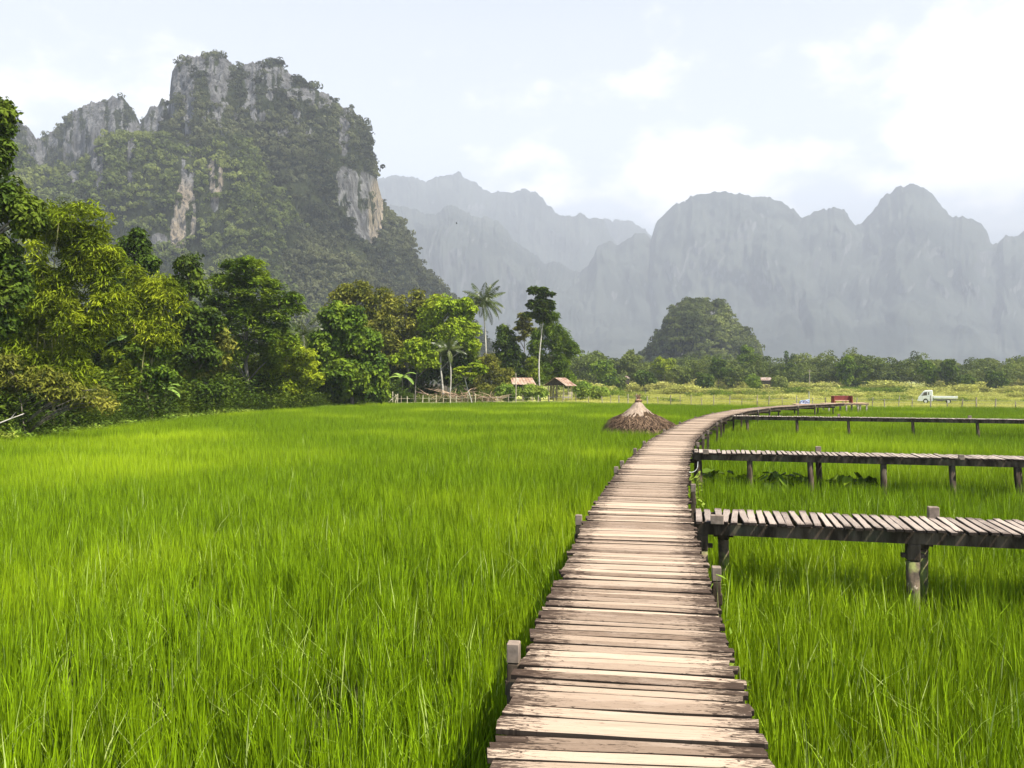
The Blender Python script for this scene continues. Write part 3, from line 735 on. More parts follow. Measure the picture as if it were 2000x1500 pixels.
SIDE = [((2.10, 9.12), (9.6, 7.25), .90, 'nearest narrow side walkway of spaced short planks branching right', [.12, 2.25, 5.0], [(.28, 1, .14), (2.65, -1, .11)]),
        ((3.95, 17.25), (15.2, 14.45), .88, 'second side walkway branching right above the broad taro leaves', [.15, 1.2, 2.4, 3.8, 5.05, 6.2, 7.6, 9.2, 11], [(.3, 1, .12), (2.65, -1, .11), (5.2, 1, .1)]),
        ((9.6, 34.2), (26.5, 28.9), .80, 'farthest thin side walkway, a dark line across the paddy', [.6, 2.6, 4.6, 7.0, 9.3, 11.6, 14.0], [(4.3, -1, .1), (9.2, -1, .12), (12.6, 1, .12)])]
for k, (a, b_, wd, lab, posts, caps) in enumerate(SIDE):
    a = np.array(a); b_ = np.array(b_); mid = (a + b_) / 2
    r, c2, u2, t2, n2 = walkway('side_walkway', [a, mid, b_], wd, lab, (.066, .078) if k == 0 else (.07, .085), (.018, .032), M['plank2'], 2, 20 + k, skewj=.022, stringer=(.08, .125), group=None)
    for s in posts:
        i = min(int(s / u2[-1] * len(c2)), len(c2) - 1); o = np.array(r.location)
        for sd in ((-1, 1) if k == 0 or s in (2.4, 6.2) else (1,)):
            p = c2[min(i + (12 if sd < 0 else 0), len(c2) - 1)] + n2[i] * sd * (wd / 2 - .12) - o[:2]
            b = MB(); zt = DECK - .034 - .126
            if k == 0:
                b.tube([(*p, -.2), (p[0] + .01, p[1], .45), (*p, .80)], [.07, .062, .066], 10, wob=.12, seed=int(s * 7)); b.build('post', M['log'], r, True)
                b = MB(); R = np.array([[t2[i][0], -t2[i][1], 0], [t2[i][1], t2[i][0], 0], [0, 0, 1]])
                b.box((*p, .90), (.066, .06, .088), R, bev=.01); b.box((p[0], p[1] + sd * .0, .86), (.115, .03, .022), R, bev=.004); b.build('cap', M['beam'], r)
            else:
                b.tube([(*p, -.2), (p[0] + .01 + rg_l() * .05, p[1], .45), (*p, zt)], [.07, .06, .06], 9, wob=.1, seed=int(s * 7)); b.build('post', M['beam'], r, True)
    for (s, sd, hw) in caps:     # square block ends standing up beside the planks (sd=1: near side)
        i = min(int(s / u2[-1] * len(c2)), len(c2) - 1); o = np.array(r.location); R = np.array([[t2[i][0], -t2[i][1], 0], [t2[i][1], t2[i][0], 0], [0, 0, 1]])
        p = c2[i] + n2[i] * sd * (wd / 2 + (-.03 if sd > 0 else .05)) - o[:2]
        b = MB(); b.box((*p, DECK + .018), (hw / 2, .035 if sd > 0 else .045, .05 if sd > 0 else .09), R, bev=.006)
        b.build('block', M['block'], r)

# ------------------------------------------------------------------ forest on the mountains
def crown_mesh(seed, R=4.5, nl=110, leaf=1.7, flat=.75, clumps=7, asp=.62):
    rg = np.random.default_rng(seed); clumps = 4
    cc = rg.normal(size=(clumps, 3)) * np.array((.38, .38, .22)) * R + np.array((0, 0, R * .5)); rr = rg.uniform(.42, .75, clumps) * R
    k = np.repeat(np.arange(clumps), nl // clumps); n = len(k); d = rg.normal(size=(n, 3)); d[:, 2] = np.abs(d[:, 2]) - .35; d /= np.linalg.norm(d, axis=1, keepdims=True)
    V, q = leaf_quads(cc[k] + d * rr[k][:, None] * np.array((1, 1, .8)), d + rg.normal(size=(n, 3)) * .28, np.full(n, leaf), .75, rg)
    t = np.repeat(np.clip(.5 + .25 * rg.normal(size=n), 0, 1), 4)
    return mesh_np('forest_crown', V, q, attrs={'tone': np.clip(t * .7 + rg.uniform(-.25, .5), 0, 1)})

def forest_on(mt, name, label, spacing, R, nl, leaf, mat, seed, rows=None, thr=.36, smin=.55, smax=1.35, nvar=7):
    o, V, q, rock, nrm = mt
    nq = rows if rows else len(q)
    q = q[:nq]; a, b, c, d = (V[q[:, i]] for i in range(4))
    area = .5 * np.linalg.norm(np.cross(c - a, d - b), axis=1)
    rg = np.random.default_rng(seed); n = int(area.sum() / spacing ** 2)
    f = rg.choice(len(q), n, p=area / area.sum()); u, w = rg.random((2, n, 1))
    p = a[f] * (1 - u) * (1 - w) + b[f] * u * (1 - w) + c[f] * u * w + d[f] * (1 - u) * w
    rk = rock[q[f]].mean(1)
    k = (rk < thr + .12 * rg.normal(size=n)) & (p[:, 2] > -2)
    dens = fbm(p[:, 0] / (R * 9), p[:, 1] / (R * 9), p[:, 2] / (R * 9), seed, 3)
    k &= dens > -.45 + .2 * rg.normal(size=n)
    top = f[k] / nq; p = p[k]; n = len(p); p[:, 2] -= R * .25
    s = rg.uniform(smin, smax, n) ** 1.3 * (1 + .25 * dens[k]) * np.where(top > .93, .42, 1)
    tq = (f[k] // max(1, nq // 200)) / 200.0 if False else None
    scatter(name, p, np.stack([rg.normal(size=n) * .15, rg.normal(size=n) * .15, rg.uniform(0, 6.28, n)], 1), np.stack([s, s, s * rg.uniform(.8, 1.3, n)], 1),
            rg.integers(0, nvar, n), [crown_mesh(seed * 10 + i, R, nl, leaf) for i in range(nvar)], mat, label)
forest_on(MT[0], 'mountain_forest', 'forest covering the tall double summit mountain', 5.0, 3.5, 110, 1.45, M['mount_leaf'], 1, 559 * 209)
forest_on(MT[1], 'mountain_forest', 'scattered trees clinging to the jagged grey peaks', 6.2, 3.0, 100, 1.3, M['mount_leaf'], 2, 479 * 139, thr=.35)
forest_on(MT[2], 'mountain_forest', 'sunlit forest covering the lower spur of the mountain', 4.9, 3.4, 110, 1.4, M['hill_leaf'], 3, 479 * 159)
forest_on(HILL, 'hill_forest', 'trees covering the small karst hill', 2.35, 1.75, 90, .75, M['hill_leaf'], 4, 259 * 89, smin=.45, smax=1.7)

# ------------------------------------------------------------------ trees along the left edge of the paddy
TR('tree', 'dark big leaved tree leaning in at the left edge of the picture, tallest of all', 'tree', 27, -45, [(-5, 232, 42, 42), (-25, 300, 42, 60), (-15, 395, 70, 60), (45, 425, 45, 38), (-20, 500, 70, 70), (10, 570, 55, 50), (-30, 640, 60, 60)],
   'dark_leaf', size=.17, per=110, clump=.42, seed=1, dens=1.3, tr=.2)
TR('bamboo', 'large olive green bamboo clump left of all others, its top lit bright', 'bamboo', 34, 95, [(150, 432, 82, 46), (185, 500, 62, 55), (110, 510, 75, 75), (60, 600, 85, 80), (150, 620, 85, 90), (205, 590, 40, 60), (55, 700, 75, 55), (130, 730, 75, 50)],
   'bamboo_leaf', 'bamboo', size=.24, aspect=.17, per=120, clump=.55, seed=2, culms=26, dens=1.25)
TR('shrub', 'pale leafed shrub on the bank at the foot of the leftmost bamboo', 'shrub', 30.5, 60, [(30, 735, 60, 40), (100, 760, 50, 35), (185, 775, 45, 32)], 'olive_leaf', size=.15, aspect=.35, per=60, clump=.4, seed=3, dens=.8, tr=.03)
TR('tree', 'small dark crowned tree poking up behind the leftmost bamboo', 'tree', 47, 262, [(262, 478, 32, 30), (270, 515, 34, 30), (250, 560, 36, 40), (262, 640, 40, 60)], 'dark_leaf', size=.2, per=100, clump=.5, seed=4)
TR('bamboo', 'rounded bamboo clump between the big olive one and the vine covered column', 'bamboo', 43, 290, [(290, 560, 55, 38), (320, 590, 38, 40), (255, 620, 50, 60), (300, 650, 50, 60), (250, 720, 50, 50)], 'bamboo_leaf', 'bamboo', size=.26, aspect=.17, per=110, clump=.55, seed=5, culms=18, dens=1.2)
TR('tree', 'dark vine covered column of a tree with a knob of leaves on top', 'tree', 50, 374, [(373, 515, 26, 24), (374, 560, 30, 30), (376, 620, 40, 40), (350, 650, 50, 46), (405, 640, 36, 40), (380, 700, 60, 50), (395, 760, 50, 30)], 'dark_leaf', size=.22, per=90, clump=.5, seed=6, dens=1.1)
TR('tree', 'cream tipped leafy climber spreading in front of the dark vine column', 'tree', 50.5, 400, [(400, 640, 40, 42), (345, 680, 40, 40), (420, 690, 34, 40), (380, 730, 50, 22)], 'olive_leaf', size=.22, aspect=.45, per=36, clump=.5, seed=7, dens=.7, tr=.07)
TR('tree', 'leafy tree of pale round leaves beside the banana plant', 'tree', 43, 300, [(275, 690, 50, 42), (300, 740, 48, 30), (225, 760, 60, 34)], 'mid_leaf', size=.2, aspect=.5, per=70, clump=.45, seed=8, dens=.9, tr=.07)
TR('tree', 'tall feathery bright green tree right of the vine column', 'tree', 58, 490, [(480, 528, 52, 34), (450, 575, 50, 45), (515, 570, 50, 45), (545, 610, 46, 40), (470, 640, 60, 60), (540, 670, 55, 50), (430, 700, 40, 50)], 'feather_leaf', 'feather', size=.26, aspect=.3, per=110, clump=.62, seed=9, flat=.6, dens=1.3)
TR('tree', 'yellow green bush tree bulging out low beside the round dark tree', 'tree', 61, 570, [(560, 700, 50, 42), (595, 735, 34, 36), (520, 720, 50, 45), (550, 755, 60, 26)], 'bamboo_leaf', size=.2, aspect=.4, per=100, clump=.5, seed=10, dens=1.1, tr=.1)
TR('tree', 'thin dark stemmed thicket tree in the shade under the feathery tree', 'tree', 60, 450, [(440, 740, 46, 30), (490, 760, 50, 26), (400, 770, 40, 24)], 'olive_leaf', size=.18, aspect=.4, per=60, clump=.5, seed=11, dens=.8, tr=.06)
TR('tree', 'round dense dark green tree with glossy leaves in the middle of the row', 'tree', 67, 690, [(672, 630, 52, 40), (640, 680, 36, 46), (700, 680, 52, 50), (680, 735, 66, 44), (735, 730, 30, 40), (650, 760, 30, 22), (720, 768, 34, 18)], 'mid_leaf', size=.3, aspect=.55, per=90, clump=.62, seed=12, dens=1.25)
TR('tree', 'olive brown crown rising behind the round dark tree', 'tree', 80, 715, [(700, 572, 34, 26), (735, 600, 36, 34), (665, 600, 34, 30), (745, 650, 38, 40), (700, 650, 46, 50)], 'olive_leaf', size=.3, aspect=.45, per=80, clump=.8, seed=13, tr=.2)
TR('tree', 'tangled olive tree with a bare white branch above it', 'tree', 88, 800, [(795, 600, 44, 34), (770, 640, 36, 40), (820, 640, 36, 36), (790, 690, 50, 40), (845, 600, 26, 24)], 'olive_leaf', size=.32, aspect=.5, per=70, clump=.85, seed=14, tr=.18)
TR('tree', 'bright lime topped tree just left of the tall palm', 'tree', 87, 866, [(862, 600, 40, 26), (900, 612, 32, 28), (838, 620, 28, 26), (880, 650, 48, 34), (915, 660, 18, 36), (850, 665, 34, 36)], 'lime_leaf', size=.3, aspect=.45, per=100, clump=.7, seed=15, dens=1.2, bark='pale_bark', tr=.13)
TR('tree', 'small lime green tree in front of the shaded thicket', 'tree', 78, 812, [(815, 680, 26, 18), (800, 700, 34, 18), (835, 705, 24, 16)], 'lime_leaf', size=.26, aspect=.5, per=80, clump=.6, seed=16, tr=.07)
TR('tree', 'dark thicket tree filling the shade behind the stick fence', 'tree', 90, 790, [(775, 715, 50, 40), (830, 720, 44, 40), (870, 705, 40, 36), (760, 750, 40, 26), (812, 760, 60, 18)], 'dark_leaf', size=.32, aspect=.5, per=70, clump=.8, seed=17, tr=.16)
TR('tree', 'dark leaved tree with thin pale trunks under the lime top', 'tree', 89, 880, [(862, 690, 40, 30), (905, 700, 34, 40), (890, 735, 40, 22)], 'dark_leaf', size=.3, per=70, clump=.7, seed=18, bark='pale_bark', tr=.11)
TR('shrub', 'olive shrub mass around the foot of the tall palm', 'shrub', 96, 962, [(950, 715, 34, 30), (978, 740, 22, 26), (925, 745, 28, 22), (955, 760, 40, 14)], 'olive_leaf', size=.26, aspect=.35, per=90, clump=.6, seed=19, dens=1.1, tr=.05)
TR('tree', 'small umbrella shaped tree with a forked pale trunk by the brush pile', 'tree', 80, 924, [(905, 722, 15, 6), (928, 717, 20, 8), (942, 724, 14, 6), (920, 730, 20, 7)], 'lime_leaf', 'feather', size=.2, aspect=.5, per=90, clump=.42, seed=20, flat=.35, bark='pale_bark', tr=.075, dens=1.3)
TR('tree', 'black green rounded tree left of the bare trunked tall tree', 'tree', 104, 985, [(985, 665, 24, 26), (1000, 685, 26, 26), (985, 710, 26, 26), (1012, 720, 26, 24), (1000, 745, 40, 18)], 'dark_leaf', size=.34, per=90, clump=.8, seed=21, tr=.14)
TR('tree', 'slender tall tree with a dark layered crown above a pale bare trunk', 'tree', 102, 1054, [(1060, 575, 20, 14), (1040, 572, 15, 10), (1070, 595, 15, 12), (1042, 598, 16, 10), (1056, 607, 18, 8), (1036, 614, 9, 4), (1050, 622, 13, 7), (1068, 618, 12, 9), (1058, 590, 22, 16)],
   'dark_leaf', 'feather', size=.36, aspect=.6, per=48, clump=.42, seed=22, flat=.8, dens=.62, bark='pale_bark', tr=.13)
TR('tree', 'thin airy grey green tree left of the tall bare trunk', 'tree', 112, 1022, [(1022, 622, 14, 10), (1016, 635, 14, 10), (1030, 640, 16, 12), (1022, 655, 20, 14)], 'olive_leaf', 'feather', size=.36, aspect=.5, per=45, clump=.7, seed=23, flat=.4, tr=.1)
TR('bamboo', 'dark green bamboo clump behind the open gabled hut', 'bamboo', 108, 1078, [(1070, 632, 22, 26), (1085, 660, 26, 32), (1050, 680, 22, 40), (1095, 690, 26, 30), (1118, 682, 16, 9), (1075, 715, 40, 26), (1040, 740, 40, 20), (1100, 735, 28, 20)], 'mid_leaf', 'bamboo', size=.42, aspect=.2, per=110, clump=.8, seed=24, culms=22, dens=1.2)
TR('shrub', 'round yellow green shrub between the two huts and the dark trees', 'shrub', 103.5, 1037, [(1038, 712, 13, 15), (1042, 730, 12, 12)], 'bamboo_leaf', size=.26, aspect=.4, per=90, clump=.5, seed=25, tr=.04)
for k, (px, py, rx, ry, d, lf, lab) in enumerate([(985, 768, 26, 16, 94, 'weed_leaf', 'yellow green bush left of the thin pole'), (1028, 764, 22, 14, 98, 'weed_leaf', 'leafy bush under the first hut roof'), (1056, 768, 16, 14, 97, 'weed_leaf', 'bright bush between the two huts'),
                                                  (1138, 762, 24, 18, 103, 'weed_leaf', 'yellow green bush right of the gabled hut'), (1168, 768, 20, 13, 108, 'weed_leaf', 'low bush at the start of the open meadow'), (1110, 745, 20, 18, 110, 'mid_leaf', 'mid green bush behind the gabled hut roof'),
                                                  (997, 778, 9, 8, 93, 'dark_leaf', 'small dark bush beside the thin pole')]):
    TR('bush', lab, 'bush', d, px, [(px, py, rx, ry)], lf, size=.24, aspect=.45, per=70, clump=.5, seed=40 + k, tr=.03, dens=1.2)
# second row, in the shade behind
for k, (px, d, top, w, lab) in enumerate([(-120, 34, 420, 120, 'dark tree beyond the left border behind the leaning tree'), (40, 44, 560, 110, 'shaded tree behind the leftmost bamboo stems'), (200, 50, 600, 90, 'dark tree in the gap behind the first two bamboo clumps'),
                                          (330, 57, 620, 80, 'dark tree in the shade behind the banana plant'), (450, 66, 640, 80, 'shaded tree behind the feathery tree'), (600, 74, 650, 60, 'dark tree behind the yellow green bush tree'), (760, 92, 690, 50, 'deep shaded tree behind the stick fence thicket'),
                                          (930, 108, 690, 50, 'shaded tree behind the palm foot'), (640, 86, 610, 50, 'dull green tree behind the olive brown crown'), (560, 80, 640, 44, 'dull tree seen over the yellow green bush tree')]):
    TR('tree', lab, 'tree', d, px, [(px, top + 50, w * .6, 50), (px - w * .3, top + 95, w * .7, 60), (px + w * .3, top + 110, w * .7, 60)], 'dark_leaf', size=.28, per=70, clump=.8, seed=60 + k, dens=1.0)

# bare white branch of a dead tree
r = thing('dead_tree', (*P(808, 700, 90)[:2], 0.2), 'bare whitish dead tree with forked branches above the olive tree', 'dead tree')
b = MB(); o = np.array(r.location)
for i, pl in enumerate([[(806, 760), (808, 680), (802, 650), (808, 615), (814, 585)], [(804, 655), (797, 630), (800, 610)], [(806, 625), (818, 612), (820, 598)]]):
    b.tube([P(x, y, 90) - o for x, y in pl], np.linspace(.12 if i == 0 else .07, .025, len(pl)), 7, seed=i)
b.build('trunk', M['pale_bark'], r, True)

# ------------------------------------------------------------------ palms and bananas
def frond(b, base, az, L_, rise, droop, rg, n=26, lw=.05, ll=.55):
    ts = np.linspace(0, 1, 9); el = rise
    pts = [np.array(base, float)]; a = el
    for t in ts[1:]:
        a = el - droop * t; pts.append(pts[-1] + np.array((math.cos(az) * math.cos(a), math.sin(az) * math.cos(a), math.sin(a))) * L_ / 8)
    pts = np.array(pts); b.tube(pts, np.linspace(.035, .008, 9), 5, a=.6)
    V, q = [], []
    side = np.array((-math.sin(az), math.cos(az), 0))
    for i in range(n):
        t = .12 + .88 * i / n; k = t * 8; k0 = min(int(k), 7); p = pts[k0] * (1 - (k - k0)) + pts[k0 + 1] * (k - k0); d = pts[k0 + 1] - pts[k0]; d /= np.linalg.norm(d)
        l_ = ll * math.sin(math.pi * (t * .8 + .15)) * rg.uniform(.85, 1.1)
        for s in (-1, 1):
            v = side * s * .75 + d * .55 + np.array((0, 0, -.55 - .3 * rg.random())); v /= np.linalg.norm(v)
            w = np.cross(v, side * s + np.array((0, 0, .3))); w /= np.linalg.norm(w)
            m = len(V); V += [p - d * lw, p + v * l_ * .5 + d * lw * .4, p + v * l_ + np.array((0, 0, -.15 * l_)), p + v * l_ * .5 - d * lw]; q.append((m, m + 1, m + 2, m + 3))
    b.add(V, q, None, rg.uniform(.2, 1))
def palm(label, d, bx, by_top, L_, nf, seed, height_px=None, tr=.13, lean=0, n=26, lw=.05, ll=.6):
    rg = np.random.default_rng(seed); x = (bx - CX) / F * d
    r = thing('palm_tree', (x, d, float(ground_z(x, d))), label, 'palm'); o = np.array(r.location); top = P(bx + lean, by_top, d) - o
    b = MB(); ts = np.linspace(0, 1, 12); pts = np.stack([top[0] * ts + .25 * np.sin(ts * 3.1), .0 * ts, top[2] * ts], 1); pts[-1] = top
    b.tube(pts, np.concatenate([[tr * 1.7], np.linspace(tr, tr * .75, 11)]), 10, wob=.05, seed=seed); b.build('trunk', M['pale_bark'], r, True)
    for k in range(nf):
        b = MB(); az = k * 2.4 + rg.uniform(-.2, .2); f = k / nf
        frond(b, top, az, L_ * rg.uniform(.85, 1.05), 1.5 - 1.9 * f, .5 + .9 * rg.random() + .4 * f, rg, n, lw, ll); b.build('frond', M['palm_leaf'], r)
    return r, top
r, top = palm('tall slim coconut palm standing alone above the other trees', 96, 947, 590, 3.5, 26, 5, lean=-4, ll=.8, lw=.075, n=26, tr=.1)
b = MB(); rg = np.random.default_rng(3)
for k in range(7):
    a = k * .9; b.tube([top + (math.cos(a) * .15, math.sin(a) * .15, -.1), top + (math.cos(a) * .3, math.sin(a) * .3, -.35), top + (math.cos(a) * .28, math.sin(a) * .28, -.6)], [.06, .14, .05], 7)
b.build('coconut_bunch', M['olive_leaf'], r, True)
palm('short palm whose drooping fronds show under the lime topped tree', 84, 876, 682, 2.2, 12, 6, ll=.55, lw=.055, tr=.08)
palm('palm half hidden between the feathery tree and the round dark tree', 70, 592, 655, 2.6, 12, 7, ll=.6, lw=.06)

def banana(label, d, px, top, nl, seed, leafL=1.9):
    rg = np.random.default_rng(seed); x = (px - CX) / F * d
    r = thing('banana_plant', (x, d, float(ground_z(x, d))), label, 'banana plant'); o = np.array(r.location); tp = P(px, top, d) - o
    b = MB(); b.tube([(0, 0, -.1), (0, .02, tp[2] * .5), tp * np.array((1, 1, .98))], [.13, .1, .05], 9); b.build('stem', M['bark'], r, True)
    for k in range(nl):
        az = k * 2.4 + rg.uniform(-.3, .3); el = 1.25 - .9 * k / nl; L_ = leafL * rg.uniform(.8, 1.1); w = .22 * L_ / 1.5
        p = tp.copy(); pts = []; a = el
        for i in range(9): pts.append(p.copy()); a -= .22; p = p + np.array((math.cos(az) * math.cos(a), math.sin(az) * math.cos(a), math.sin(a))) * L_ / 8
        side = np.array((-math.sin(az), math.cos(az), 0)); V, q = [], []
        for i, p in enumerate(pts):
            ww = w * math.sin(math.pi * (.08 + .9 * i / 8)) ** .6 * (1 + rg.uniform(-.1, .1)) if i else .02
            V += [p + side * ww - np.array((0, 0, ww * .4)), p, p - side * ww - np.array((0, 0, ww * .4))]
            if i: m = i * 3; q += [(m - 3, m - 2, m + 1, m), (m - 2, m - 1, m + 2, m + 1)]
        b = MB(); b.add(V, q, None, rg.uniform(.4, 1)); b.build('leaf', M['banana_leaf'], r, True)
banana('banana plant with upright pale leaves between the bamboo and the vine column', 44, 258, 668, 7, 1, 1.8)
banana('banana plant with torn drooping leaves low in front of the dark thicket', 46, 322, 762, 7, 2, 1.3)
banana('banana plant with broad leaves in the dark behind the stick fence', 86, 786, 738, 7, 3, 2.2)

# ------------------------------------------------------------------ stuff along the edges
def plant_patch(seed, n=60, h=.5, leaf=.16, w=.5, asp=.45, up=.3):
    rg = np.random.default_rng(seed); p = np.stack([rg.normal(size=n) * w * .5, rg.normal(size=n) * w * .5, rg.random(n) ** .8 * h], 1)
    V, q = leaf_quads(p, np.stack([rg.normal(size=n) * .5, rg.normal(size=n) * .5, np.ones(n)], 1), np.full(n, leaf), asp, rg, rg.normal(size=(n, 3)) + np.array((0, 0, up)))
    return mesh_np('plant_patch', V, q, attrs={'tone': np.repeat(rg.random(n), 4)})
def strip(name, label, x, y, s, var, mat, seed, z=None):
    rg = np.random.default_rng(seed); n = len(x); z = ground_z(x, y) if z is None else z; s = s * rg.uniform(.7, 1.3, n)
    scatter(name, np.stack([x, y, z], 1), np.stack([np.zeros(n), np.zeros(n), rg.uniform(0, 6.28, n)], 1), np.stack([s, s, s], 1), rg.integers(0, len(var), n), var, mat, label)
rg = np.random.default_rng(77)
n = 1500; y = rg.uniform(22, 75, n); x = rice_left(y) - .1 - np.abs(rg.normal(size=n)) * .8; k = fbm(y / 5, 0, 0, 9) + .25 * rg.normal(size=n) > -.12 - (y > 50) * .3
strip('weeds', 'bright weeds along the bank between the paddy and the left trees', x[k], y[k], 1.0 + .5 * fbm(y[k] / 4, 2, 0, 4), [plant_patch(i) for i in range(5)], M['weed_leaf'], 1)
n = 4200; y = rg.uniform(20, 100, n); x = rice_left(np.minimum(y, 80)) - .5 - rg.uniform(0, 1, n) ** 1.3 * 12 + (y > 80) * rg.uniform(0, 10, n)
strip('undergrowth', 'dark undergrowth filling the shade beneath the left trees', x, y, np.clip(.45 + .5 * (rice_left(np.minimum(y, 80)) - x) / 2, .5, 1.1) * (1 + .4 * fbm(y / 3, x / 3, 0, 31)), [plant_patch(10 + i, 150, 2.0, .24, 1.3) for i in range(5)], M['dark_leaf'], 2)  # darker leaf colour stands in for the shade beneath the crowns
# meadow grass and scrub beyond the fence
n = 26000; y = 74 + 190 * rg.random(n) ** 1.7; x = rg.uniform(-.2, .78, n) * y; k = (y > rice_edge(x) + 1.0) & (x > -15 + (y - 80) * .25) & ((x > 6) | (y < 90))
x, y = x[k], y[k]; strip('meadow_grass', 'pale yellow meadow grass beyond the fence', x, y, np.full(len(x), .8) + .5 * np.clip((y - 100) / 100, 0, 1), [plant_patch(20 + i, 46, .20, .30, 1.1, .14, 1.4) for i in range(6)], M['scrub_leaf'], 3)
SX, SY, SS = [], [], []
for (y0, x0, x1, hh, dn) in [(124, 10, 100, .55, 2.6), (138, 14, 110, .8, 2.2), (150, 12, 125, .7, 2.2), (168, 12, 135, 1.2, 2.2), (190, 14, 150, 1.8, 2.0), (215, 16, 165, 2.0, 1.8), (118, 48, 95, .5, 2), (240, 16, 185, 2.0, 1.5)]:
    m = int((x1 - x0) * dn); xx = rg.uniform(x0, x1, m); yy = y0 + 3.5 * fbm(xx / 22, y0, 0, 8) + rg.normal(size=m) * 1.1
    kk = fbm(xx / 9, y0 * 1.7, 0, 9, 2) > -.18
    SX.append(xx[kk]); SY.append(yy[kk]); SS.append(hh * (1 + .5 * fbm(xx[kk] / 6, y0, 0, 11)))
SX, SY, SS = map(np.concatenate, (SX, SY, SS))
strip('scrub', 'rows of wild yellow green scrub on the bunds of the meadow', SX, SY, SS, [plant_patch(30 + i, 170, 1.15, .34, 1.3, .4, .4) for i in range(6)], M['scrub_leaf'], 5)
n = 1300; xx = rg.uniform(10, 130, n); yy = rg.choice([111, 121, 127, 141, 153, 171, 186, 205], n) + rg.normal(size=n) * 1.5; k = fbm(xx / 7, yy / 9, 0, 14) > .05
strip('scrub', 'darker clumps of scrub among the meadow bunds', xx[k], yy[k], np.clip((yy[k] - 70) / 90, .45, 1.2), [plant_patch(36 + i, 170, 1.1, .32, 1.3, .4, .4) for i in range(4)], M['mid_leaf'], 6)

# ------------------------------------------------------------------ belt of trees across the valley
def belt_mesh(seed, h=1.0, nl=1500, style='broad'):
    rg = np.random.default_rng(seed); cc = []
    for j in range(rg.integers(2, 5)):
        c = np.array((rg.uniform(-.28, .28), rg.uniform(-.28, .28), rg.uniform(.42, .78))); cc.append(ellipsoid_pts(c, np.array((.26, .26, .2)), 9, rg))
    cc = np.concatenate(cc); rr = rg.uniform(.08, .15, len(cc))
    V, q, t = clump_leaves(cc, rr, nl // len(cc), .055, .5, rg, style, .7)
    return mesh_np('belt_tree', V, q, attrs={'tone': t})
n = 900; y = 200 + 330 * rg.random(n) ** 1.3; x = rg.uniform(.045, .75, n) * y
k = ~((y < 250) & (rg.random(n) < .45)); x, y = x[k], y[k]; n = len(x)
s = rg.uniform(7.5, 13, n) * (1 + .3 * fbm(x / 30, y / 30, 0, 21)); sc = np.stack([s * 1.05, s * 1.05, s * rg.uniform(.8, 1.15, n)], 1)
scatter('far_trees', np.stack([x, y, np.full(n, -.6)], 1), np.stack([np.zeros(n)] * 2 + [rg.uniform(0, 6.28, n)], 1), sc, rg.integers(0, 8, n), [belt_mesh(90 + i) for i in range(8)], M['belt_leaf'], 'far off belt of trees running across the valley foot')
BELT = [(1180, 735, 178, 30, 24, 'mid_leaf', 'bushy tree nearest the gabled hut in the valley belt'), (1165, 712, 210, 18, 20, 'belt_leaf', 'dark bamboo like tree with two plumes at the left end of the belt'), (1232, 716, 205, 20, 22, 'belt_leaf', 'tall plumed tree at the left foot of the karst hill'),
        (1262, 742, 176, 20, 13, 'dark_leaf', 'low dark round tree beside the small pale roof'), (1290, 725, 200, 26, 20, 'bamboo_leaf', 'yellow green bamboo at the left foot of the karst hill'), (1330, 738, 186, 26, 16, 'belt_leaf', 'broad bush in front of the karst hill'),
        (1402, 731, 190, 26, 22, 'dark_leaf', 'wide layered dark tree in front of the karst hill'), (1440, 738, 188, 22, 16, 'belt_leaf', 'bushy tree right of the wide layered tree'), (1460, 710, 215, 24, 24, 'mid_leaf', 'tall dark tree at the right foot of the karst hill'),
        (1372, 745, 182, 18, 10, 'dark_leaf', 'low dark bush under the karst hill'), (1515, 738, 205, 18, 14, 'belt_leaf', 'bushy tree right of the far stilted house'), (1543, 735, 205, 15, 18, 'dark_leaf', 'dark rounded tree below the tall leafy snag'),
        (1655, 728, 195, 20, 26, 'mid_leaf', 'broad crowned layered tree above the dark red bench'), (1683, 740, 196, 13, 18, 'dark_leaf', 'narrow dark tree beside the broad crowned layered tree'), (1738, 745, 200, 14, 13, 'belt_leaf', 'small round tree midway between the red bench and the truck'),
        (1811, 733, 190, 18, 20, 'mid_leaf', 'round pale topped tree above the truck cab'), (1852, 733, 188, 19, 23, 'dark_leaf', 'dense black green tree above the truck bed'), (1885, 748, 186, 16, 10, 'dark_leaf', 'low dark bushes right of the dense black green tree'),
        (1945, 745, 184, 20, 14, 'dark_leaf', 'dark tangled bush near the right border'), (1985, 732, 230, 22, 20, 'belt_leaf', 'grey green tree at the right border'), (2030, 740, 190, 25, 22, 'dark_leaf', 'dark tree just beyond the right border'),
        (1470, 747, 182, 15, 9, 'mid_leaf', 'low bush left of the far stilted house'), (1522, 750, 180, 14, 8, 'belt_leaf', 'low bush right of the far stilted house'), (1212, 748, 184, 12, 9, 'belt_leaf', 'low bush under the tiny pale gabled roof'), (1925, 718, 300, 20, 14, 'belt_leaf', 'faded tree rising behind the dark tangled bush'), (1588, 735, 250, 22, 18, 'belt_leaf', 'faded grey green tree behind the thin pylon'), (1780, 722, 320, 18, 12, 'belt_leaf', 'faded round tree behind the truck')]
for k, (px, py, d, rx, ry, lf, lab) in enumerate(BELT):
    rg2 = np.random.default_rng(k)
    rx *= 1.15; ry *= 1.3; py -= ry * .15
    cr = [(px + rg2.uniform(-.45, .45) * rx, py + rg2.uniform(-.35, .45) * ry, rx * .55, ry * .5) for _ in range(4)] + [(px, py - ry * .4, rx * .55, ry * .5)]
    TR('tree', lab, 'tree', d, px, cr, lf, size=.5, aspect=.5, per=50, clump=1.0, seed=100 + k, tr=.15, group='trees of the valley belt')
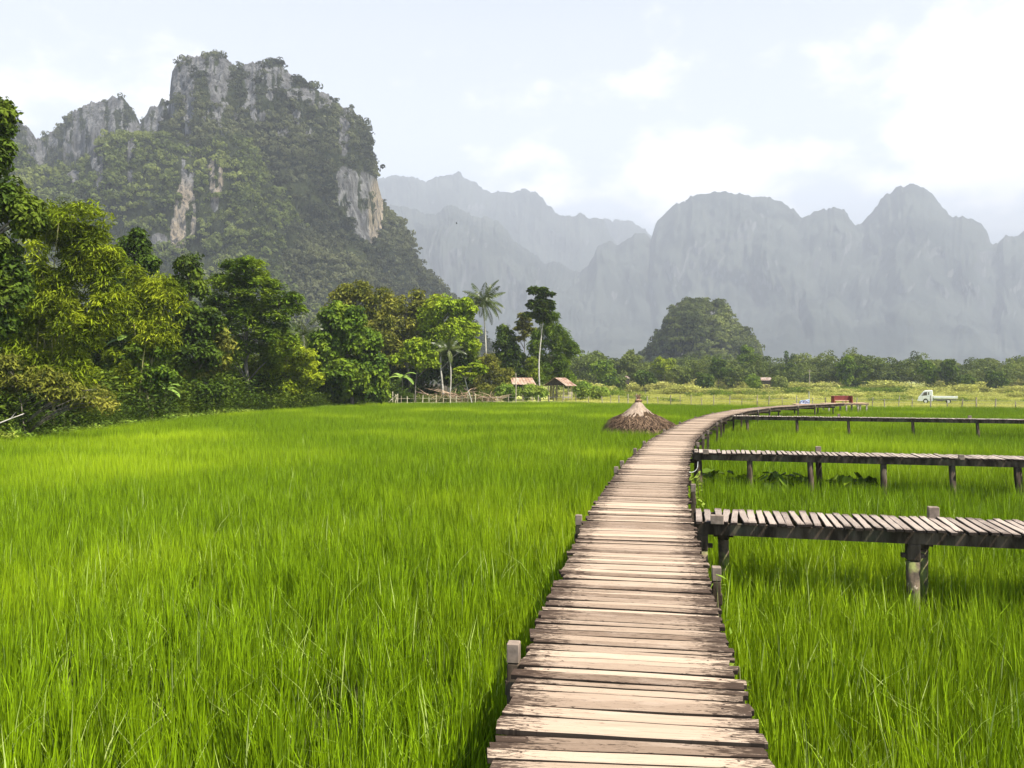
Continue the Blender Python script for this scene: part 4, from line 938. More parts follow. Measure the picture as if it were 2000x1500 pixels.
r = thing('tree_snag', (*P(1541, 720, 225)[:2], -.5), 'tall leafy snag with two fingers standing over the valley belt', 'tree', 'trees of the valley belt'); o = np.array(r.location)
b = MB(); b.tube([P(1541, 760, 225) - o, P(1539, 720, 225) - o, P(1534, 690, 225) - o], [.35, .25, .1], 7); b.tube([P(1540, 715, 225) - o, P(1546, 700, 225) - o, P(1549, 693, 225) - o], [.2, .15, .08], 7); b.build('trunk', M['bark'], r, True)
rg = np.random.default_rng(2); cc = np.concatenate([[P(1541 - t * 6, 725 - t * 35, 225) - o for t in np.linspace(0, 1, 12)], [P(1541 + t * 8, 715 - t * 20, 225) - o for t in np.linspace(0, 1, 8)]])
V, q, t = clump_leaves(cc, np.full(len(cc), .75), 60, .45, .5, rg, 'broad', 1); link('crown', mesh_np('crown', V, q, attrs={'tone': t}), M['dark_leaf'], r)

# ------------------------------------------------------------------ straw stack beside the boardwalk
M['straw_brown'] = plain('brown_straw', (0.20, 0.125, 0.075), .85, .1, .55, 14)
M['straw_dark'] = plain('dark_straw_core', (0.055, 0.035, 0.02), .95, .05, .4, 9)
def strand_mat(name, a, b):
    g = G(name); t = g.attr('tone'); return g.done(g.bsdf(g.mix(t, a, b), .75, .15))
M['strand'] = strand_mat('straw_strands', (0.025, 0.014, 0.008), (0.31, 0.20, 0.12))
M['strand_pale'] = strand_mat('pale_straw', (0.20, 0.145, 0.10), (0.42, 0.325, 0.245))
def straw_stack():
    d = 34.0; base = P(1246, 742, d); r = thing('straw_stack', (base[0], d, 0), 'conical straw stack with a pale cap and shaggy brown skirt beside the boardwalk', 'straw stack')
    rg = np.random.default_rng(4)
    def rad_at(z): return np.interp(z, [0, .45, .8, 1.05, 1.25, 1.38, 1.5], [1.72, 1.64, 1.42, 1.12, .78, .55, .35])
    na, nz_ = 56, 14; zs = np.linspace(0, 1.5, nz_); V, q = [], []
    for i, z in enumerate(zs):
        for j in range(na):
            a = j / na * 2 * math.pi; rr = rad_at(z) * (1 + .05 * math.sin(3 * a + z * 3) + .05 * rg.uniform(-1, 1)) * (1 + .10 * math.cos(a) * (z < 1))
            V.append((rr * math.cos(a), rr * math.sin(a), z * (1 + .03 * rg.uniform(-1, 1))))
    for i in range(nz_ - 1):
        for j in range(na): k = (j + 1) % na; q.append((i * na + j, i * na + k, (i + 1) * na + k, (i + 1) * na + j))
    b = MB(); b.add(V, q); b.build('skirt_core', M['straw_dark'], r)
    def strands(n, z0, z1, l0, l1, w, out, tone, name, mat, radf, flop):
        a = rg.uniform(0, 2 * math.pi, n); z = rg.uniform(z0, z1, n); V, q, T = [], [], []
        for i in range(n):
            rr = radf(z[i]) * (1 + .08 * math.cos(a[i]) * (z[i] < 1.)) + rg.uniform(0, out); p = np.array((rr * math.cos(a[i]), rr * math.sin(a[i]), z[i]))
            sl = np.array((math.cos(a[i]), math.sin(a[i]), 0)); tn = np.array((-sl[1], sl[0], 0)); L_ = rg.uniform(l0, l1)
            dz = radf(z[i] - .1) - radf(z[i]); dn = sl * dz * 1.1 - np.array((0, 0, .1)); dn /= np.linalg.norm(dn); dn = dn + tn * rg.normal() * flop + sl * rg.uniform(0, .35) * (flop > .2); dn /= np.linalg.norm(dn)
            s = tn * w * rg.uniform(.5, 1.3); m = len(V); p1 = p + dn * L_ * .5 + sl * .03; p2 = p + dn * L_ + tn * rg.normal() * flop * L_ * .3 - np.array((0, 0, .02))
            V += [p - s, p + s, p1 + s, p1 - s, p2 + s * .4, p2 - s * .4]; q += [(m, m + 1, m + 2, m + 3), (m + 3, m + 2, m + 4, m + 5)]; T += [float(np.clip(rg.normal(*tone), 0, 1))] * 6
        b = MB(); b.add(V, q, None, np.array(T)); return b.build(name, M[mat], r)
    strands(5200, .15, 1.26, .12, .42, .012, .10, (.30, .34), 'skirt', 'strand', rad_at, .8)
    cone = lambda z: np.interp(z, [1.0, 1.2, 1.36, 1.6, 1.86], [.98, .80, .55, .27, .09])
    V, q = [], []
    for i, z in enumerate(np.linspace(1.15, 1.88, 8)):
        for j in range(40):
            a = j / 40 * 2 * math.pi; rr = cone(z) * (1 + .05 * math.sin(j * 1.7)); V.append((rr * math.cos(a), rr * math.sin(a), z))
            if i < 7: k = (j + 1) % 40; q.append((i * 40 + j, i * 40 + k, (i + 1) * 40 + k, (i + 1) * 40 + j))
    b = MB(); b.add(V, q, None, .5); b.build('cap_core', M['strand_pale'], r, True)
    strands(3200, 1.22, 1.86, .14, .5, .010, .02, (.55, .25), 'cap', 'strand_pale', cone, .03)
    b = MB(); b.tube([(0, 0, 1.8), (.03, 0, 1.92), (.0, 0, 1.98), (.05, 0, 2.08), (.02, 0, 2.13)], [.12, .15, .06, .085, .02], 9, wob=.25, seed=4); b.build('knot', M['straw_brown'], r)
    b = MB()
    for k in range(14): a = k * .8; b.tube([(.02, 0, 2.0), (math.cos(a) * .1, math.sin(a) * .1, 2.16 + .05 * math.sin(k)), (math.cos(a) * .22, math.sin(a) * .22, 2.12)], [.012, .009, .004], 4, a=.5)
    b.build('loose_tip', M['strand'], r); r.scale.z = .95
straw_stack()

# ------------------------------------------------------------------ huts
def rust_mat(name, a, b_, c_):
    g = G(name); p = g.obj(); n = g.noise(p, 1.6, 5, .6, 0, (1, 1, 1)); n2 = g.noise(p, 5, 4)
    c = g.mix(g.ramp(n, .42, .6), a, b_); c = g.mix(g.ramp(n2, .52, .66, 0, .8), c, c_)
    return g.done(g.bsdf(c, .7, .2, g.bump(n2, .3)))
M['rust'] = rust_mat('rusty_roof_sheets', (0.20, 0.115, 0.075), (0.36, 0.28, 0.21), (0.10, 0.035, 0.02))
M['thatch'] = rust_mat('faded_pinkish_roof', (0.30, 0.19, 0.13), (0.42, 0.32, 0.24), (0.20, 0.10, 0.06))
M['old_roof'] = rust_mat('old_roof', (0.20, 0.13, 0.10), (0.32, 0.25, 0.20), (0.09, 0.05, 0.035))
M['grey_wood'] = plain('grey_timber', (0.34, 0.29, 0.23), .85, .1, .4, 8)
M['dark_wood'] = plain('dark_timber', (0.07, 0.055, 0.04), .9, .1, .4, 8)
def corrugated(b, c0, c1, c2, c3, nx=36, amp=.018, th=.012, a=.5):
    """roof slope, c0-c1 ridge, c3-c2 eave, with real corrugation"""
    c0, c1, c2, c3 = map(lambda v: np.array(v, float), (c0, c1, c2, c3)); n = np.cross(c1 - c0, c3 - c0); n /= np.linalg.norm(n); n *= np.sign(n[2])
    rg = np.random.default_rng(1); V, q = [], []; ny = 6
    for k in (0, 1):
        for i in range(nx + 1):
            for j in range(ny + 1):
                s, t = i / nx, j / ny; p = (c0 * (1 - s) + c1 * s) * (1 - t) + (c3 * (1 - s) + c2 * s) * t
                sag = .03 * math.sin(s * 9 + 1) * math.sin(t * 3) + (.012 if j % 2 else 0)
                V.append(p + n * (amp * math.sin(i * math.pi / 2 + .4) + sag - k * th) + (c3 - c0) * (.015 * math.sin(i * 2.3) * (j == ny)))
    w = ny + 1; m = (nx + 1) * w
    for i in range(nx):
        for j in range(ny):
            o = i * w + j; q.append((o, o + 1, o + w + 1, o + w)); q.append((m + o, m + o + w, m + o + w + 1, m + o + 1))
    for i in range(nx):
        for j in (0, ny): o = i * w + j; q.append((o, o + w, m + o + w, m + o))
    for j in range(ny):
        for i in (0, nx): o = i * w + j; q.append((o, o + 1, m + o + 1, m + o))
    b.add(V, q, None, a)
def hut_gabled():
    d = 100.0; s = d / F; r = thing('hut', (*P(1094, 742, d)[:2], float(ground_z(6, d))), 'open stilt hut with a rusty gabled roof and a low plank railing', 'hut'); r.rotation_euler.z = rad(62)
    L_, Wd, zf, ze, zr = 2.7, 2.3, .55, 1.95, 2.98       # length along x, width y
    for sg in (-1, 1):
        b = MB(); corrugated(b, (-L_ / 2 - .35, 0, zr), (L_ / 2 + .35, 0, zr), (L_ / 2 + .35, sg * (Wd / 2 + .45), ze), (-L_ / 2 - .35, sg * (Wd / 2 + .45), ze)); b.build('roof', M['rust'], r)
    for x in (-L_ / 2 + .1, 0.2, L_ / 2 - .1):
        for y in (-Wd / 2 + .1, Wd / 2 - .1):
            b = MB(); b.bar((x, y, -.3), (x, y, 2.1 if x != .2 else 2.05), .1, .1, bev=.01); b.build('post', M['grey_wood'], r)
    b = MB()
    for k in range(14): b.box((-L_ / 2 + .1 + k * .193, 0, zf), (.088, Wd / 2, .02), bev=.004)
    for y in (-Wd / 2 + .1, Wd / 2 - .1): b.bar((-L_ / 2, y, zf - .08), (L_ / 2, y, zf - .08), .07, .12)
    b.build('floor', M['grey_wood'], r)
    b = MB()
    for z in (.78, .95, 1.12): b.bar((.3, -Wd / 2 + .02, z), (L_ / 2, -Wd / 2 + .02, z), .03, .09)
    for z in (.78, .95, 1.12): b.bar((L_ / 2 - .02, -Wd / 2, z), (L_ / 2 - .02, Wd / 2, z), .03, .09)
    b.build('railing', M['grey_wood'], r)
    b = MB()
    for sg in (-1, 1): b.bar((sg * (L_ / 2 + .05), -Wd / 2 - .2, ze + .12), (sg * (L_ / 2 + .05), Wd / 2 + .2, ze + .12), .06, .08); b.bar((sg * L_ / 2, -Wd / 2 - .2, ze + .16), (sg * L_ / 2, 0, zr - .06), .06, .08); b.bar((sg * L_ / 2, Wd / 2 + .2, ze + .16), (sg * L_ / 2, 0, zr - .06), .06, .08)
    for k in range(12):   # gable boards
        y = -Wd / 2 + .15 + k * (Wd - .3) / 11; h = (zr - ze - .2) * (1 - abs(y) / (Wd / 2 + .3)); b.box((-L_ / 2, y, ze + .16 + h / 2), (.012, .085, h / 2))
    b.build('gable', M['dark_wood'], r)
    b = MB(); b.box((-.35, .2, .80), (.5, .3, .03), bev=.01); [b.bar((x, y, .57), (x, y, .78), .05, .05) for x in (-.8, .1) for y in (0, .4)]; b.build('bench', M['dark_wood'], r)
hut_gabled()
def hut_low():
    d = 102.0; r = thing('hut', (*P(1022, 742, d)[:2], 0), 'small hut with a faded pinkish roof half hidden by bushes behind the thin pole', 'hut'); r.rotation_euler.z = rad(-5)
    z0 = 2.02; zr = 3.0
    b = MB(); corrugated(b, (-1.75, .3, zr), (1.15, .3, zr - .02), (1.75, -1.0, z0 + .05), (-1.35, -1.0, z0 + .12), 30, .02); b.build('roof', M['thatch'], r)
    b = MB(); corrugated(b, (-1.75, .32, zr), (1.15, .32, zr - .02), (1.45, 1.3, z0 + .1), (-1.6, 1.3, z0 + .1), 30, .02); b.build('roof', M['thatch'], r)
    for x, y in [(-1.2, -.7), (1.2, -.7), (0, -.7), (-1.2, 1.0), (1.2, 1.0)]:
        b = MB(); b.bar((x, y, -.2), (x, y, 2.2), .09, .09); b.build('post', M['grey_wood'], r)
    b = MB(); b.box((0, .15, .7), (1.3, .95, .04)); b.build('floor', M['dark_wood'], r)
    b = MB()
    for z in (1.0, 1.25, 1.5): b.bar((-1.2, -.75, z), (1.2, -.75, z), .03, .1)
    b.build('railing', M['dark_wood'], r)
hut_low()
def far_house(px, py0, py1, w, d, lab, mat):
    r = thing('house', (*P(px, 742, d)[:2], float(ground_z(60, d))), lab, 'house'); gz = r.location.z; zr = CZ + (HY - py0) / F * d - gz; ze = CZ + (HY - py1) / F * d - gz
    b = MB(); corrugated(b, (-w / 2, 0, zr), (w / 2 - .6, 0, zr), (w / 2, -w * .4, ze), (-w / 2 - .2, -w * .4, ze), 24); b.build('roof', M[mat], r)
    b = MB(); corrugated(b, (-w / 2, 0, zr), (w / 2 - .6, 0, zr), (w / 2, w * .4, ze), (-w / 2 - .2, w * .4, ze), 24); b.build('roof', M[mat], r)
    b = MB(); b.box((0, 0, ze - .9), (w * .42, w * .3, .9)); b.build('wall', M['dark_wood'], r)
    for x in (-w * .4, w * .4): 
        for y in (-w * .3, w * .3): b = MB(); b.bar((x, y, 0), (x, y, ze - 1.8), .2, .2); b.build('post', M['grey_wood'], r)
far_house(1497, 737, 743, 3.0, 188, 'far brown stilted house under the trees at the right foot of the karst hill', 'old_roof')
far_house(1223, 734, 739, 1.7, 196, 'tiny pale gabled roof among the trees left of the karst hill', 'old_roof')

# ------------------------------------------------------------------ poles, fences, brush
def pole(px, y0, d, rr, lab, cat='pole', mat='grey_wood', name='pole', cross=False, px2=None):
    x = (px - CX) / F * d; z = float(ground_z(x, d)); r = thing(name, (x, d, z), lab, cat); t = P(px2 or px, y0, d) - np.array(r.location)
    b = MB(); b.tube([(0, 0, -.3), t * .5 + np.array((.02, 0, 0)), t], [rr * 1.1, rr, rr * .8], 8, wob=.05); b.build('shaft', M[mat], r)
    b = MB()
    if cross: b.bar((-.45, 0, t[2] - .35), (.45, 0, t[2] - .35), .08, .08); b.build('cross_arm', M[mat], r)
    else: b.tube([t + (0, 0, -.01), t + (0, 0, .03)], [rr * .85, rr * .5], 8); b.build('top', M['dark_wood'], r)
pole(1007.5, 728, 92, .055, 'tall thin pale pole in front of the pinkish hut roof')
pole(1581, 722, 190, .09, 'thin far pylon rising out of the meadow against the faded trees', cross=True, name='utility_pole', cat='utility pole')
pole(1580, 764, 61, .035, 'short pale pole beside the blue and white crate', mat='pale_bark')
pole(924, 758, 79.2, .05, 'dark stake just below the small umbrella shaped tree', mat='dark_wood')
r = thing('stick', (*P(0, 742, 27)[:2], 0), 'long pale stick leaning out of the dark undergrowth at the left border', 'stick'); o = np.array(r.location)
b = MB(); b.tube([P(-30, 838, 27) - o, P(20, 818, 27.3) - o, P(47, 808, 27.6) - o], [.022, .02, .014], 7); b.build('shaft', M['pale_bark'], r)
b = MB(); b.tube([P(20, 818, 27.3) - o, P(30, 806, 27.3) - o], [.012, .006], 6); b.build('twig', M['pale_bark'], r)

M['fence_post'] = plain('fence_stakes', (0.30, 0.25, 0.17), .85, .1, .45, 3)
M['pale_stake'] = plain('pale_bamboo_stakes', (0.58, 0.52, 0.36), .8, .1, .3, 3)
M['wire'] = plain('fence_wire', (0.30, 0.29, 0.26), .5, .4, .1)
def fence(label, pts, spacing, hts, seed, mats, rails, rail_r, name='fence', railmat='wire', skip=0):
    rg = np.random.default_rng(seed); pts = np.array(pts, float); t = np.concatenate([[0], np.cumsum(np.linalg.norm(np.diff(pts, axis=0), axis=1))])
    r = thing(name, (*pts[0], 0), label, 'fence'); o = np.array(r.location); s = 0; tops = []
    while s < t[-1]:
        x, y = np.interp(s, t, pts[:, 0]), np.interp(s, t, pts[:, 1]); z = float(ground_z(x, y)); h = rg.uniform(*hts); ln = rg.normal(size=2) * .05; rr = rg.uniform(.026, .052)
        b = MB(); b.tube([(x - o[0], y - o[1], z - .2), (x - o[0] + ln[0], y - o[1] + ln[1], z + h)], [rr * 1.15, rr], 7, wob=.1, seed=int(s * 9)); b.build('stake', M[mats[int(rg.random() < .4)]], r)
        tops.append((x - o[0], y - o[1], z)); s += spacing * rg.uniform(.8, 1.25)
    for h in rails:
        b = MB()
        for a, c in zip(tops[:-1], tops[1:]):
            a = np.array(a) + (0, -.04, h + rg.normal() * .02); c = np.array(c) + (0, -.04, h + rg.normal() * .02); b.tube([a, (a + c) / 2 - np.array((0, 0, .02)), c], rail_r, 5)
        b.build('wire' if railmat == 'wire' else 'rail', M[railmat], r)
    return r
fence('rough fence of short pale sticks before the brush pile', [(-12.1, 77.5), (-7.5, 79.6), (-3.5, 80.4)], .62, (1.0, 1.35), 1, ('pale_stake', 'fence_post'), (.45, .85), .012, railmat='pale_stake')
fence('stake and wire fence running past the two huts', [(-3.0, 80.5), (2, 81.2), (8.6, 80.2)], 1.35, (1.0, 1.4), 2, ('fence_post', 'grey_wood'), (.5, .9), .006)
fence('long stake and wire fence crossing behind the straw stack and boardwalk to the right border', [(9.2, 79.8), (12, 76), (16, 72.5), (22, 69.5), (28, 68), (36, 64), (40, 62.4), (47, 60.5)], 1.15, (1.0, 1.42), 3, ('fence_post', 'grey_wood'), (.45, .8, 1.05), .006)
r = thing('stake_prop', (*P(766, 742, 77)[:2], 0), 'slanting pale pole propped on two stakes at the left end of the stick fence', 'fence prop'); o = np.array(r.location)
for i, (a, c, rr) in enumerate([((757, 787), (777, 770), .05), ((767, 795), (767, 765), .045), ((772, 789), (775, 774), .04), ((776, 795), (777, 769), .04)]):
    b = MB(); b.tube([P(*a, 77) - o, P(*c, 77) - o], [rr, rr * .9], 7); b.build('pole', M['pale_stake'], r)

M['branch'] = plain('dead_branches', (0.42, 0.30, 0.20), .85, .1, .5, 2)
def brush(label, d, x0, x1, ytop, n, seed, L_=(1.0, 3.2)):
    rg = np.random.default_rng(seed); a = P(x0, 742, d); c = P(x1, 742, d); r = thing('brush_pile', ((a[0] + c[0]) / 2, d, float(ground_z(a[0], d))), label, 'brush pile'); hw = (c[0] - a[0]) / 2; hh = CZ + (HY - ytop) / F * d
    b = MB()
    for k in range(n):
        p = np.array((rg.uniform(-hw, hw), rg.normal() * .7, rg.uniform(.0, hh * .9) * rg.random() ** .5)); v = np.array((rg.normal() * 1.1, rg.normal() * .5, rg.normal() * .32)); v /= np.linalg.norm(v); l_ = rg.uniform(*L_)
        q_ = p + v * l_; q_[2] = max(.03, min(q_[2], hh * 1.15)); m = (p + q_) / 2 + rg.normal(size=3) * .08; w = rg.uniform(.012, .05); b.tube([p, m, q_], [w, w * .8, w * .3], 5, a=rg.random())
    b.build('branches', M['branch'], r)
    V, q = leaf_quads(np.stack([rg.uniform(-hw, hw, 900), rg.normal(size=900) * .8, rg.uniform(0, hh * .8, 900)], 1), rg.normal(size=(900, 3)) * .5 + (0, 0, .8), np.full(900, .2), .4, rg)
    link('dry_leaves', mesh_np('dry_leaves', V, q, attrs={'tone': np.repeat(rg.random(900), 4)}), M['strand'], r)
brush('heap of reddish cut branches behind the stick fence', 84, 848, 912, 762, 110, 1)
brush('low heap of dead branches right of the small umbrella shaped tree', 84, 928, 968, 768, 60, 2)

# ------------------------------------------------------------------ truck
M['white_paint'] = plain('white_paint', (0.80, 0.79, 0.76), .35, .5, .04, 2)
M['glass'] = plain('dark_glass', (0.09, 0.075, 0.055), .3, .3, .1)
M['tyre'] = plain('tyre_rubber', (0.02, 0.02, 0.02), .9, .1, .2)
M['steel'] = plain('grey_steel', (0.22, 0.22, 0.21), .5, .5, .2)
M['rim'] = plain('wheel_rim', (0.62, 0.61, 0.58), .4, .5, .1)
M['lamp'] = plain('lamp_lens', (0.75, 0.72, 0.68), .15, .8, .05)
def prism(b, prof, y0, y1, bev=.04):
    """side profile (x, z) swept across y with rounded shoulders"""
    prof = np.array(prof, float); c = prof.mean(0); n = len(prof); V = []; rows = [(y0, .97), (y0 + bev, 1), (y1 - bev, 1), (y1, .97)]
    for y, s in rows: V += [((p[0] - c[0]) * s + c[0], y, (p[1] - c[1]) * s + c[1]) for p in prof]
    q = []
    for i in range(3):
        for j in range(n): k = (j + 1) % n; q.append((i * n + j, i * n + k, (i + 1) * n + k, (i + 1) * n + j))
    m = len(V); V += [(c[0], y0, c[1]), (c[0], y1, c[1])]
    t = [(m, (j + 1) % n, j) for j in range(n)] + [(m + 1, 3 * n + j, 3 * n + (j + 1) % n) for j in range(n)]
    b.add(V, q, t)
def truck():
    d = 104.0; x0 = P(1831, 742, d)[0]; r = thing('pickup_truck', (x0, d, float(ground_z(60, 104)) + .05), 'small white flatbed truck facing left parked in the meadow beyond the fence', 'truck', rz=rad(-27)); o = -2.3
    cab = [(.10, .30), (.04, .55), (.06, .82), (.20, .98), (.62, 1.55), (.82, 1.70), (1.05, 1.74), (1.62, 1.74), (1.72, 1.66), (1.74, .30), (1.28, .30), (1.22, .50), (1.10, .62), (.92, .66), (.74, .62), (.62, .50), (.56, .30)]
    b = MB(); prism(b, [(x + o, z) for x, z in cab], -.82, .82); b.build('cab', M['white_paint'], r)
    for sy in (-1, 1):
        b = MB(); w = [(.40, 1.02), (.74, 1.46), (1.08, 1.52), (1.08, 1.06), (.62, 1.02)]; V = [(x + o, sy * .826, z) for x, z in w] + [(x + o, sy * .815, z) for x, z in w]
        b.add(V, [(i, (i + 1) % 5, 5 + (i + 1) % 5, 5 + i) for i in range(5)], [(0, 1, 4), (1, 2, 3), (1, 3, 4)]); b.build('side_window', M['glass'], r)
        b = MB(); b.box((1.26 + o, sy * .822, 1.31), (.06, .006, .19), bev=.003); b.build('quarter_window', M['glass'], r)
        b = MB(); b.box((.60 + o, sy * .9, 1.12), (.05, .07, .11), bev=.02); b.build('mirror', M['steel'], r)
        b = MB(); b.box((1.18 + o, sy * .828, .93), (.07, .008, .015)); b.build('door_handle', M['steel'], r)
        b = MB(); b.box((.57 + o, sy * .823, .80), (.006, .004, .34)); b.box((1.40 + o, sy * .823, .95), (.006, .004, .5)); b.build('door_seam', M['steel'], r)
        b = MB(); b.box((.10 + o, sy * .66, .72), (.06, .14, .09), bev=.02); b.build('headlight', M['lamp'], r)
    b = MB(); V = [(.225 + o, -.66, 1.03), (.225 + o, .66, 1.03), (.605 + o, .62, 1.52), (.605 + o, -.62, 1.52)]; V2 = [(x - .012, y, z + .012) for x, y, z in V]; b.add(V2 + V, [(0, 1, 2, 3), (4, 7, 6, 5), (0, 4, 5, 1), (1, 5, 6, 2), (2, 6, 7, 3), (3, 7, 4, 0)]); b.build('windscreen', M['glass'], r)
    b = MB(); b.box((.02 + o, 0, .40), (.06, .8, .10), bev=.03); b.build('bumper', M['white_paint'], r)
    b = MB(); b.box((3.2 + o, 0, .70), (1.36, .84, .03), bev=.01)
    for sy in (-1, 1): b.box((3.2 + o, sy * .83, .84), (1.36, .02, .12), bev=.008)
    b.box((4.57 + o, 0, .84), (.02, .84, .15), bev=.008); b.box((1.84 + o, 0, .90), (.02, .8, .18), bev=.008); b.build('flatbed', M['white_paint'], r)
    b = MB(); [b.bar((1.3 + o, y, .50), (4.5 + o, y, .50), .08, .16) for y in (-.35, .35)]; b.box((2.6 + o, .55, .42), (.4, .15, .14), bev=.02); b.build('chassis', M['steel'], r)
    for x in (.92, 3.55):
        for sy in (-1, 1):
            w = MB(); w.tube([(x + o, sy * .62, .29), (x + o, sy * .64, .29), (x + o, sy * .78, .29), (x + o, sy * .80, .29)], [.26, .29, .29, .26], 22); wo_ = w.build('wheel', M['tyre'], r)
            w = MB(); w.tube([(x + o, sy * .79, .29), (x + o, sy * .808, .29), (x + o, sy * .812, .29)], [.19, .18, .06], 18); w.build('rim', M['rim'], wo_)
truck()

# ------------------------------------------------------------------ end of the boardwalk
M['maroon'] = plain('dark_red_paint', (0.16, 0.03, 0.022), .55, .3, .3, 4)
M['tan_wood'] = plain('warm_bare_timber', (0.50, 0.33, 0.22), .75, .15, .3, 6)
def platform_and_bench():
    d = 55.0; c = P(1650, 742, d); r = thing('timber_platform', (c[0], d, 0), 'low timber landing on legs at the far end of the boardwalk', 'platform'); z = 1.08
    b = MB()
    for k in range(26): b.box((-1.42 + k * .113, 0, z), (.048, .6, .015), bev=.003)
    b.build('deck', M['tan_wood'], r)
    for y in (-.5, .5): b = MB(); b.bar((-1.45, y, z - .07), (1.45, y, z - .07), .06, .09); b.build('beam', M['tan_wood'], r)
    for x in (-1.3, -.1, .7, 1.3):
        for y in (-.5, .5): b = MB(); b.bar((x, y, -.2), (x, y, z - .11), .09, .09); b.build('leg', M['grey_wood'], r)
    r = thing('bench', (c[0] - .15, d + .1, z + .017), 'dark red high backed bench on the timber landing', 'bench')
    b = MB(); b.box((0, .26, .30), (.64, .025, .20), bev=.008); b.build('backrest', M['maroon'], r)
    b = MB(); b.box((-.1, .0, .16), (.50, .24, .02), bev=.006); b.build('seat', M['tan_wood'], r)
    for sx in (-1, 1): b = MB(); b.box((sx * .63, .02, .24), (.03, .26, .24), bev=.01); b.build('side_panel', M['maroon'], r)
    b = MB(); b.bar((.18, -.22, 0), (.18, -.22, .30), .04, .04); b.bar((-.55, -.22, 0), (-.55, -.22, .15), .04, .04); b.build('leg', M['maroon'], r)
platform_and_bench()
def crate():
    g = G('blue_and_white_weave'); v = g.n('ShaderNodeTexVoronoi'); v.inputs['Scale'].default_value = 9; g.l(g.obj(), v.inputs['Vector']); c = g.mix(g.ramp(v.outputs['Distance'], .35, .5), (0.05, 0.10, 0.28), (0.40, 0.47, 0.60)); m = g.done(g.bsdf(c, .7, .2))
    d = 60.0; c = P(1571, 742, d); r = thing('table', (c[0] + .25, d, 0), 'low reddish timber table behind the far end of the boardwalk', 'table')
    b = MB(); b.box((0, 0, .86), (1.05, .45, .025), bev=.006); b.build('table_top', M['tan_wood'], r)
    for x in (-.9, .9):
        for y in (-.35, .35): b = MB(); b.bar((x, y, -.1), (x, y, .83), .07, .07); b.build('leg', M['grey_wood'], r)
    r = thing('cloth_bundle', (c[0], d, .886), 'blue and white patterned bundle on the low table by the short pole', 'bundle')
    b = MB(); prism(b, [(-.36, 0), (-.30, .20), (-.18, .28), (.10, .27), (.34, .33), (.36, .20), (.34, 0)], -.2, .2, .05); b.build('cloth', m, r)
    b = MB(); b.tube([(-.2, -.21, .12), (0, -.24, .22), (.2, -.21, .12)], .012, 6); b.build('handle', M['maroon'], r)
crate()

# ------------------------------------------------------------------ plants and bits near the walkways
def taro(label, x, y, n, h, seed, wide=.35, leaf=.3):
    rg = np.random.default_rng(seed); r = thing('taro_plant', (x, y, 0), label, 'taro plant', 'broad leaved taro under the second side walkway'); st = MB()
    for k in range(n):
        a = rg.uniform(0, 6.28); rr = rg.uniform(.1, wide); tp = np.array((math.cos(a) * rr, math.sin(a) * rr * .6, h * rg.uniform(.75, 1.1))); st.tube([(0, 0, -.02), tp * (.4, .4, .6), tp], [.012, .010, .006], 5)
        L_ = leaf * rg.uniform(.7, 1.15); t = rg.uniform(-.9, .2); dr = np.array((math.cos(a) * math.cos(t), math.sin(a) * math.cos(t), math.sin(t))); sd = np.array((-math.sin(a), math.cos(a), 0)); V, q = [], []
        for i in range(7):
            u = i / 6; w = L_ * .42 * math.sin(math.pi * min(1, u * .75 + .22)) ** .8 * (1 - u ** 4) + .002; p = tp - dr * L_ * .3 + dr * L_ * 1.1 * u - np.array((0, 0, .15 * L_ * u * u)); V += [p + sd * w + (0, 0, .03), p, p - sd * w + (0, 0, .03)]
            if i: m = i * 3; q += [(m - 3, m - 2, m + 1, m), (m - 2, m - 1, m + 2, m + 1)]
        b = MB(); b.add(V, q, None, rg.random()); b.build('leaf', M['banana_leaf' if (seed == 3 and k < 2) else 'mid_leaf' if k % 4 == 0 else 'dark_leaf'], r, True)  # mostly dark leaves: shade of the deck above put into their colour
    st.build('stems', M['culm'], r, True)
for k, (px, d, n, h, lab) in enumerate([(1395, 16.9, 5, .62, 'taro plant nearest the boardwalk under the second side walkway'), (1412, 16.5, 3, .74, 'taro with one raised dark leaf near the boardwalk'), (1462, 16.4, 6, .58, 'dark taro just left of the first round post'), (1508, 15.6, 5, .66, 'taro with bright yellow green leaves right of the first round post'),
                                        (1535, 16.2, 7, .62, 'dense dark taro midway between the round posts'), (1558, 16.0, 6, .62, 'taro tucked against the pair of round posts'), (1645, 15.6, 6, .68, 'broad taro right of the pair of round posts'), (1672, 15.4, 6, .66, 'spreading taro with a drooping leaf before the square dark post'), (1700, 15.3, 5, .62, 'low taro left of the square dark post')]):
    d += 1.0; taro(lab, (px - CX) / F * d, d, n, h * .95, k)
r = thing('wire_loop', (*P(1350, 742, 15.6)[:2], 1.0), 'pale loop of wire hanging at the joint of the second side walkway', 'wire'); a = np.linspace(0, math.pi, 14)
M['pale_wire'] = plain('pale_wire', (0.6, 0.6, 0.55), .4, .5, .1)
b = MB(); b.tube(np.stack([.13 * np.cos(a), 0 * a, -.13 * np.sin(a)], 1), .007, 7); b.build('loop', M['pale_wire'], r, True); b = MB(); b.tube([(-.13, 0, 0), (-.13, .02, .06)], .006, 6); b.tube([(.13, 0, 0), (.14, .02, .08)], .006, 6); b.build('ends', M['pale_wire'], r)
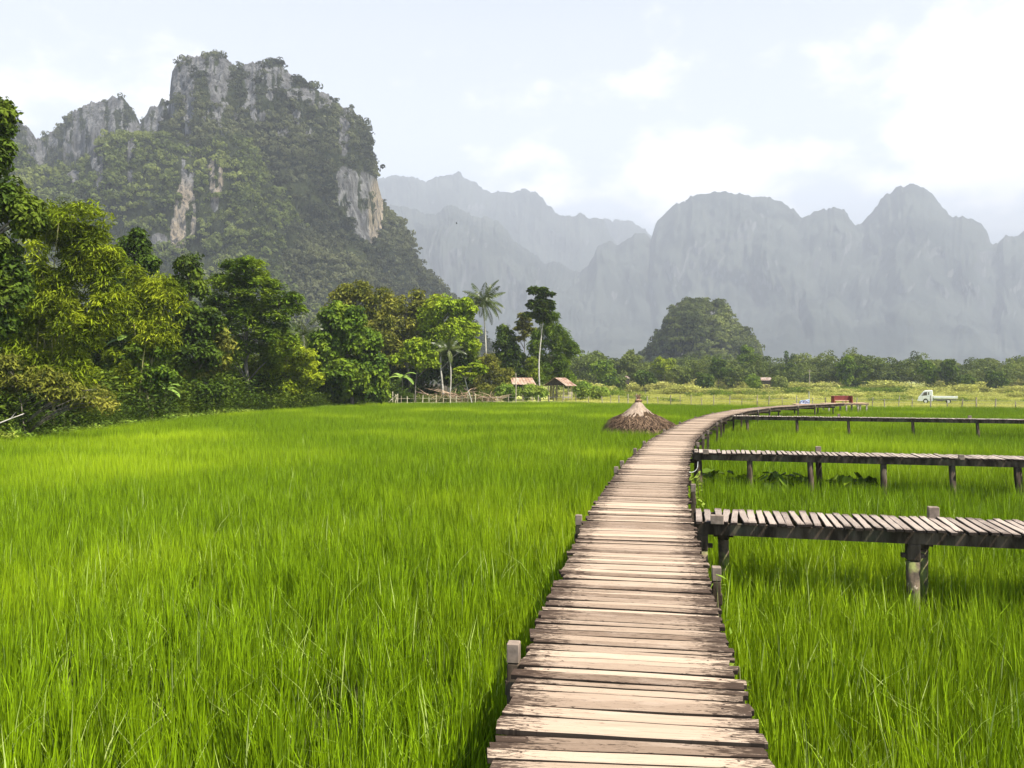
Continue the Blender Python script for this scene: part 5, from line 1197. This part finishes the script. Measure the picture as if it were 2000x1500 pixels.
def vine(label, px, py, d, seed, n=10, L_=.14):
    rg = np.random.default_rng(seed); p = P(px, py, d); r = thing('creeper', (p[0], p[1], 0), label, 'weed'); h = p[2]; b = MB(); ps = [np.array((0, 0, 0.)), np.array((.03, -.02, h * .5)), np.array((.0, -.03, h))]; b.tube(ps, [.008, .006, .003], 5); b.build('stem', M['culm'], r)
    for k in range(n):
        z = h * (.45 + .6 * k / n); a = rg.uniform(0, 6.28); c = np.array((math.cos(a) * .06, math.sin(a) * .06 - .03, z)); V, q = leaf_quads(c[None] + rg.normal(size=(3, 3)) * .03, rg.normal(size=(3, 3)) * .5 + (0, -.3, .8), np.full(3, L_), .5, rg)
        b = MB(); b.add(V, q, None, rg.random()); b.build('leaf', M['weed_leaf'], r)
vine('leafy weed growing up beside the right edge of the boardwalk in the foreground', 1442, 1300, 4.35, 1, 9, .10)
vine('small leafy creeper below the right edge where the second side walkway joins', 1362, 925, 13.5, 2, 12, .13)
vine('leafy weed at the right edge of the boardwalk below the nearest side walkway', 1398, 1120, 6.3, 3, 6, .09)
# bird
r = thing('bird', tuple(P(892, 437, 120)), 'tiny dark bird flying before the hazy ridge', 'bird'); b = MB(); b.tube([(-.13, 0, -.04), (-.07, 0, 0), (0, 0, .02), (.08, 0, .03), (.13, 0, .05)], [.015, .04, .05, .035, .008], 8)
b.build('body', M['tyre'], r, True)
for s in (-1, 1): b = MB(); b.add([(-.05, 0, .03), (.05, 0, .04), (.0, s * .12, .17), (-.08, s * .24, .20), (-.1, s * .13, .12), (-.05, 0, .015), (.05, 0, .025), (.0, s * .12, .155)], [(0, 1, 2, 4), (5, 7, 6, 5)][:1], [(4, 2, 3), (0, 5, 1), (1, 5, 6), (1, 6, 2), (2, 6, 7)]); b.build('wing', M['tyre'], r)

# ------------------------------------------------------------------ air
def build_haze():
    b = MB(); x, y0, y1, z0, z1 = 10500, -60, 9800, -12, 1660
    b.box((0, (y0 + y1) / 2, (z0 + z1) / 2), (x, (y1 - y0) / 2, (z1 - z0) / 2))
    m = bpy.data.materials.new('haze'); m.use_nodes = True; t = m.node_tree; t.nodes.clear()
    out = t.nodes.new('ShaderNodeOutputMaterial'); v = t.nodes.new('ShaderNodeVolumePrincipled')
    v.inputs['Color'].default_value = (0.80, 0.86, 0.95, 1); v.inputs['Density'].default_value = HAZE; v.inputs['Anisotropy'].default_value = 0.0
    t.links.new(v.outputs[0], out.inputs['Volume'])
    tag(b.build('haze', m), 'thin pale haze fading the far mountains', None, None, 'stuff')
HAZE = 0.00028
build_haze()
